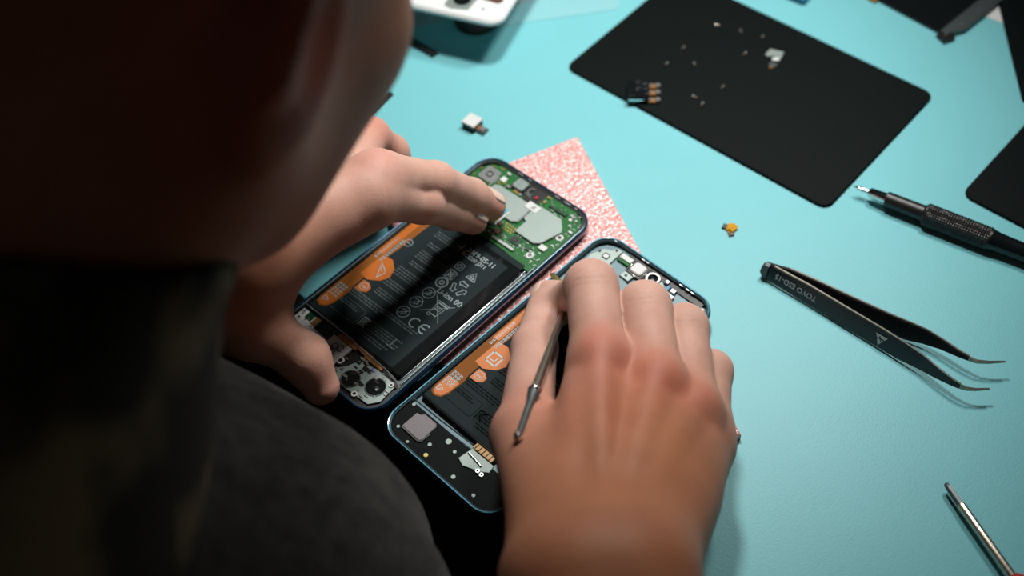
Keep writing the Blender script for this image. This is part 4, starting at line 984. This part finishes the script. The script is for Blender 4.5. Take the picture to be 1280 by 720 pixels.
# ------------------------------------------------------------------ little parts on the mat and bench
MTZ = .0018
scr = []
spots = [(894.8, 32.7, 20, 'longish dark screw', 0), (925.6, 39.5, 80, 'bright stubby screw', 1), (953.4, 46.8, 130, 'tiny pale screw nearest the metal bracket', 0), (931.9, 67.9, 150, 'screw left of the metal bracket', 0), (854.7, 60.4, 135, 'dim slim screw', 0),
         (833.8, 80.5, 130, 'slim screw above the black camera cluster', 0), (867.4, 80.5, 80, 'upright screw in the middle of the mat', 0), (903.6, 109.5, 130, 'brightest slim screw, lower middle of the mat', 0), (866.4, 121.6, 45, 'slanting dark screw by the lower edge', 0), (878.2, 130.7, 120, 'small bright screw closest to the lower mat edge', 1)]
labs = ['tiny dark screw furthest back at the top of the black mat', 'bright stubby screw near the upper edge of the black mat', 'tiny pale screw just above the metal bracket on the black mat',
        'tiny screw just left of the metal bracket on the black mat', 'dim slim screw above two others left of the middle of the black mat', 'slim slanting screw nearest above the black camera cluster on the mat',
        'short upright screw right of the slanting one in the middle of the black mat', 'brightest slim screw low in the middle of the black mat', 'dark slanting screw left of the bright one by the lower mat edge', 'small bright screw closest to the lower edge of the black mat']
def make_screw():
    r = thing('screw', labs[0], 'screw', None, 'tiny screws on the black mat')
    MB().lathe((-.0004, 0, .0009), (1, 0, 0), [(0, .0005), (.0001, .0009), (.0006, .0009), (.0007, .0005)], 16).build('head', M['silver'], r)
    b = MB(); b.lathe((.0002, 0, .0009), (1, 0, 0), [(i * .0001, .0005 + .00009 * (i % 2)) for i in range(22)] + [(.0023, .0003)], 12); b.build('threaded_shank', M['steel'], r)
    return r
def dup(root):
    r = root.copy(); COL.objects.link(r)
    for c in root.children: k = c.copy(); COL.objects.link(k); k.parent = r
    return r
s_0 = make_screw()
for i, (px, py, a, _, bright) in enumerate(spots):
    r = s_0 if i == 0 else dup(s_0)
    p = T(px, py, MTZ); r.matrix_world = Matrix.Translation(p) @ Matrix.Rotation(math.radians(-a), 4, 'Z')
    r['label'] = labs[i]

# metal bracket on the mat
o = T(969, 70, MTZ); bk = thing('connector_bracket', 'small grey metal bracket with short flex tail on the black mat', 'bracket', frame(o.to_2d(), .05, MTZ))
MB().prism([(-.0057, .0016), (-.0046, -.0004), (-.0012, -.0006), (.0018, -.0044), (.0057, .0016), (-.0015, .0058)], 0, .0009, .0002).build('plate', M['shield'], bk)
MB().box(-.0016, -.0052, .0024, -.0026, .0, .0014, .0003, m=Matrix.Rotation(-.3, 4, 'Z')).build('white_block', M['white'], bk)
MB().prism([(-.0062, -.0078), (-.0024, -.0098), (-.0002, -.0072), (-.0042, -.0048)], 0, .0007, .0001).build('flex_pad', M['darkmetal'], bk)
MB().box(-.0064, -.0108, -.0038, -.0088, 0, .0012, .0003).build('yellow_contact', M['gold'], bk)

# black camera cluster
o = T(803, 118, MTZ); cc = thing('camera_cluster', 'black triple camera block with three copper ended flexes on the mat corner', 'camera module', frame(o.to_2d(), -.15, MTZ))
b = MB(); b.box(-.0085, -.0075, .0035, .0075, 0, .0042, .0005); b.build('housing', M['blackgloss'], cc)
MB().box(-.0078, -.0079, .0030, -.0072, .0022, .0036, .0002).build('chrome_edge', M['chrome'], cc)
b = MB(); rnd = random.Random(2)
for k in range(16):
    x, y = rnd.uniform(-.008, .002), rnd.uniform(-.0065, .0065); b.box(x, y, x + rnd.uniform(.0006, .002), y + rnd.uniform(.0003, .0008), .0041, .0045, .0001)
b.build('raised_marks', M['darkmetal'], cc)
for k, y in enumerate((-.0060, .0, .0055)):
    fl_ = MB().box(.0034, y - .0018, .0078, y + .0018, .0006, .0016, .0002).build('copper_flex', M['copper'], cc)
    MB().cyl(.0086, y, .0017, .0004, .0026, .0005, 18).build('contact_cap', M['silver'], fl_)
    MB().cyl(.0046, y, .0011, .0014, .0024, .0004, 14).build('contact_bead', M['silver'], fl_)

# loose camera module on the teal mat
o = T(591, 158, 0); lm = thing('camera_module', 'single small camera module with white sticker on the teal mat above the phones', 'camera module', frame(o.to_2d(), -.72, 0))
MB().box(-.0042, -.0040, .0042, .0040, 0, .0046, .0004).build('housing', M['blackgloss'], lm)
MB().box(-.0044, -.0042, .0044, .0042, .0046, .0050, .0001).build('white_sticker', M['white'], lm)
MB().box(.0040, -.0026, .0098, .0022, .0004, .0016, .0002).build('flex_connector', M['darkmetal'], lm)
MB().box(.0056, -.0016, .0088, .0012, .0016, .0024, .0002).build('socket', M['speaker'], lm)
MB().box(.0042, -.0020, .0052, .0018, .0015, .0021, .0001).build('flex_band', M['copper'], lm)

# folded golden flex
o = T(912, 288, 0); gx = thing('flex_scrap', 'tiny folded golden flex scrap lying alone on the teal mat', 'flex scrap', frame(o.to_2d(), -.55, 0))
b = MB(); b.tube([(-.0020, .0012, .0007), (.0006, .0014, .0022), (.0028, .0006, .0012)], .0016, 8, flat=(1.5, .12)); b.build('gold_fold', M['goldflex'], gx)
MB().box(-.0042, -.0006, -.0016, .0026, 0, .0011, .0002).build('dark_end', M['rubber'], gx)
MB().box(-.0014, -.0042, .0014, -.0014, 0, .0010, .0002, m=Matrix.Rotation(.6, 4, 'Z')).build('brown_end', M['brown'], gx)
MB().box(-.0014, -.0020, .0022, .0004, .0004, .0010, .0002, m=Matrix.Rotation(.6, 4, 'Z')).build('gold_base', M['goldflex'], gx)

# white phone housing lying on a dark round stand
pc = T(596, 26, .0); cy = thing('suction_stand', 'dark round rubber stand under the white phone housing at the top', 'stand', Matrix.Translation(pc))
b = MB(); b.lathe((0, 0, 0), (0, 0, 1), [(0, .0135), (.002, .0138), (.004, .0125), (.010, .0112), (.024, .0112), (.0262, .0108)], 36); b.build('stand_body', M['rubber'], cy)
b = MB(); b.lathe((0, 0, .0262), (0, 0, 1), [(0, .009), (.0006, .009), (.0008, .008)], 30); b.build('stand_pad', M['black'], cy)
w0 = T(612, 29, .030); wd = (T(530, 10, .030) - T(606, 27, .030)); wa = math.atan2(wd.y, wd.x)
wh = thing('phone_housing', 'white phone housing with round lens hole resting on the dark stand, top edge', 'phone housing', Matrix.Translation(Vector((w0.x, w0.y, .0272))) @ Matrix.Rotation(wa + math.pi, 4, 'Z'))
# local x runs towards the corner at the right, y away from the viewer
wy = 1
out = rrect(-.066, 0, 0.006, .13, .009, 8)
MB().prism(out, 0, 0.0034, .0014).build('shell', M['whitegloss'], wh)
b = MB(); b.cyl(-.0225, .0135, 0.0034, 0.0032, 0.0044, .0003, 28); l_ = b.build('lens_ring', M['darkmetal'], wh); MB().cyl(-.0225, .0135, .0052, 0.0043, 0.0047, .0002, 24).build('lens_hole', M['blackgloss'], l_)
MB().prism([(-.031, .006), (-.026, .004), (-.016, .006), (-.014, .020), (-.031, .020)], 0.0033, 0.0037, .0001).build('grey_surround', M['shield'], wh)
MB().prism([(-.012, .0175), (-.002, .0165), (0.000, .018), (0.002, .10), (-.012, .10)], 0.0033, 0.0038, .0002).build('dark_panel', M['brown'], wh)
MB().cyl(-.008, .0095, .0008, 0.0033, 0.0036, 0, 12).build('sensor_dot', M['darkmetal'], wh)

# clear films
cf = MB().prism([(p.x - 0, p.y - 0) for p in (T(490, 38), T(515, 36), T(570, 22), T(650, 6), T(700, -12), T(560, -40), T(470, -10))], 0, .0004)
cf = cf.build('plastic_film', M['clear']); tag(cf, 'clear greyish plastic film beneath the white phone housing', 'plastic film')
cfr = frame(T(700, 8).to_2d(), 0.08, .0005)
cv = MB().rbox(-.045, -.0115, .036, .10, .006, 0, .0012, .0003).build('plastic_case', M['clear2']); cv.matrix_world = cfr; tag(cv, 'thin transparent rounded plastic piece right of the white phone housing', 'plastic piece')

# short black strips
def strip_thing(a, b_, w, label):
    p, q = T(*a), T(*b_); L_ = (q - p).length; an = math.atan2(q.y - p.y, q.x - p.x)
    t = MB().rbox(0, -w / 2, L_, w / 2, w * .2, 0, .0016, .0004).build('rubber_strip', M['black']); t.matrix_world = frame(p.to_2d(), an, 0); tag(t, label, 'strip', 'short black strips')
strip_thing((497, 43), (545, 70), .0054, 'short black strip slanting down right below the white phone housing')
strip_thing((489, 117), (452, 150), .0046, 'short black strip pointing down left just beyond the left hand')

# display assembly, upper right
c = Vector((0.261, 0.528))
ds = thing('display_assembly', 'black loose phone display with metal bracket and flex tail, top right', 'display', frame(c, ANG - .10, 0))
MB().rbox(-.049, 0, 0, .105, .004, 0, .0022, .0004).build('screen_panel', M['blackgloss'], ds)
MB().prism([(-.001, .000), (.004, .001), (.0088, .010), (.0092, .062), (-.001, .062)], .0010, .0034, .0004).build('metal_bracket', M['darkmetal'], ds)
MB().prism([(-.001, -.0035), (.006, -.0055), (.0085, .001), (.0065, .004), (-.001, .004)], .0004, .0026, .0003).build('flex_tail', M['black'], ds)
for x, y in ((.0045, .013), (.0045, .030), (.0035, -.0012), (.0045, .05)): PMB().cyl(x / mm, y / mm, .7, 2.4, 3.7, .1, 12).build('bracket_screw', M['silver'], ds)
MB().rbox(-.050, -.003, -.044, .002, .001, .0004, .0020, .0003).build('copper_corner', M['copper'], ds)

# blue-edged tray corner at the top edge
tr = MB(); tr.ring(rrect(-.075, 0, 0, .075, .0015, 3), rrect(-.0735, .0015, -.0015, .0735, .001, 3), 0, .0035)
t_ = tr.build('tray', M['tray']); t_.matrix_world = frame(T(1005, 8).to_2d(), ANG + math.radians(0), 0)
t_.matrix_world = frame(T(1005, 8).to_2d(), ANG + math.radians(4), 0)
tag(t_, 'blue-rimmed shallow tray with only its corner showing at the top edge', 'tray')

# ------------------------------------------------------------------ lift everything onto the bench height
for ob in list(sc.objects):
    if ob.parent is None: ob.location.z += TZ

# ------------------------------------------------------------------ light
def area(name, loc, size, energy, col, target=None, shape='DISK'):
    l = bpy.data.lights.new(name, 'AREA'); l.shape = shape; l.size = size; l.energy = energy; l.color = col
    o = bpy.data.objects.new(name, l); COL.objects.link(o); o.location = loc
    d = (Vector(target) - Vector(loc)) if target is not None else Vector((0, 0, -1)); o.rotation_euler = d.to_track_quat('-Z', 'Y').to_euler(); return o
def spot(name, loc, aim, energy, cone, size):
    l = bpy.data.lights.new(name, 'SPOT'); l.energy = energy; l.color = (1.0, 0.97, 0.93); l.shadow_soft_size = size; l.spot_size = math.radians(cone); l.spot_blend = 1.0
    lo = bpy.data.objects.new(name, l); COL.objects.link(lo); lo.location = loc
    lo.rotation_euler = (Vector(aim) - Vector(loc)).to_track_quat('-Z', 'Y').to_euler()
spot('bench_lamp', (0.07, 0.56, TZ + 0.50), (0.00, 0.475, TZ), 10.0, 92, 0.035)
spot('second_bench_lamp', (0.26, 0.585, TZ + 0.48), (0.00, 0.46, TZ), 7.5, 90, 0.045)
area('warm_fill', (0.9, -1.2, TZ + 0.98), 0.5, 0.42, (1.0, 0.58, 0.32), (0, 0.3, TZ))  # unseen warm fill added from behind to lift the dark head and neck
w = bpy.data.worlds.new('room_air'); sc.world = w; w.use_nodes = True
w.node_tree.nodes['Background'].inputs['Color'].default_value = (0.5, 0.6, 0.65, 1); w.node_tree.nodes['Background'].inputs['Strength'].default_value = 0.012

# ------------------------------------------------------------------ camera
cam = bpy.data.cameras.new('camera'); co = bpy.data.objects.new('camera', cam); COL.objects.link(co); sc.camera = co
cam.sensor_width = 36; cam.sensor_fit = 'HORIZONTAL'; cam.lens = FPX / 1280 * 36; cam.clip_start = 0.01
co.matrix_world = Matrix(((_R.x, _U.x, -_fw.x, 0), (_R.y, _U.y, -_fw.y, 0), (_R.z, _U.z, -_fw.z, CH + TZ), (0, 0, 0, 1)))
cam.dof.use_dof = True; cam.dof.focus_distance = 0.545; cam.dof.aperture_fstop = 5.0
vs_ = sc.view_settings; vs_.view_transform = 'Standard'; vs_.look = 'None'; vs_.gamma = 1; vs_.exposure = 0.0; vs_.use_curve_mapping = False
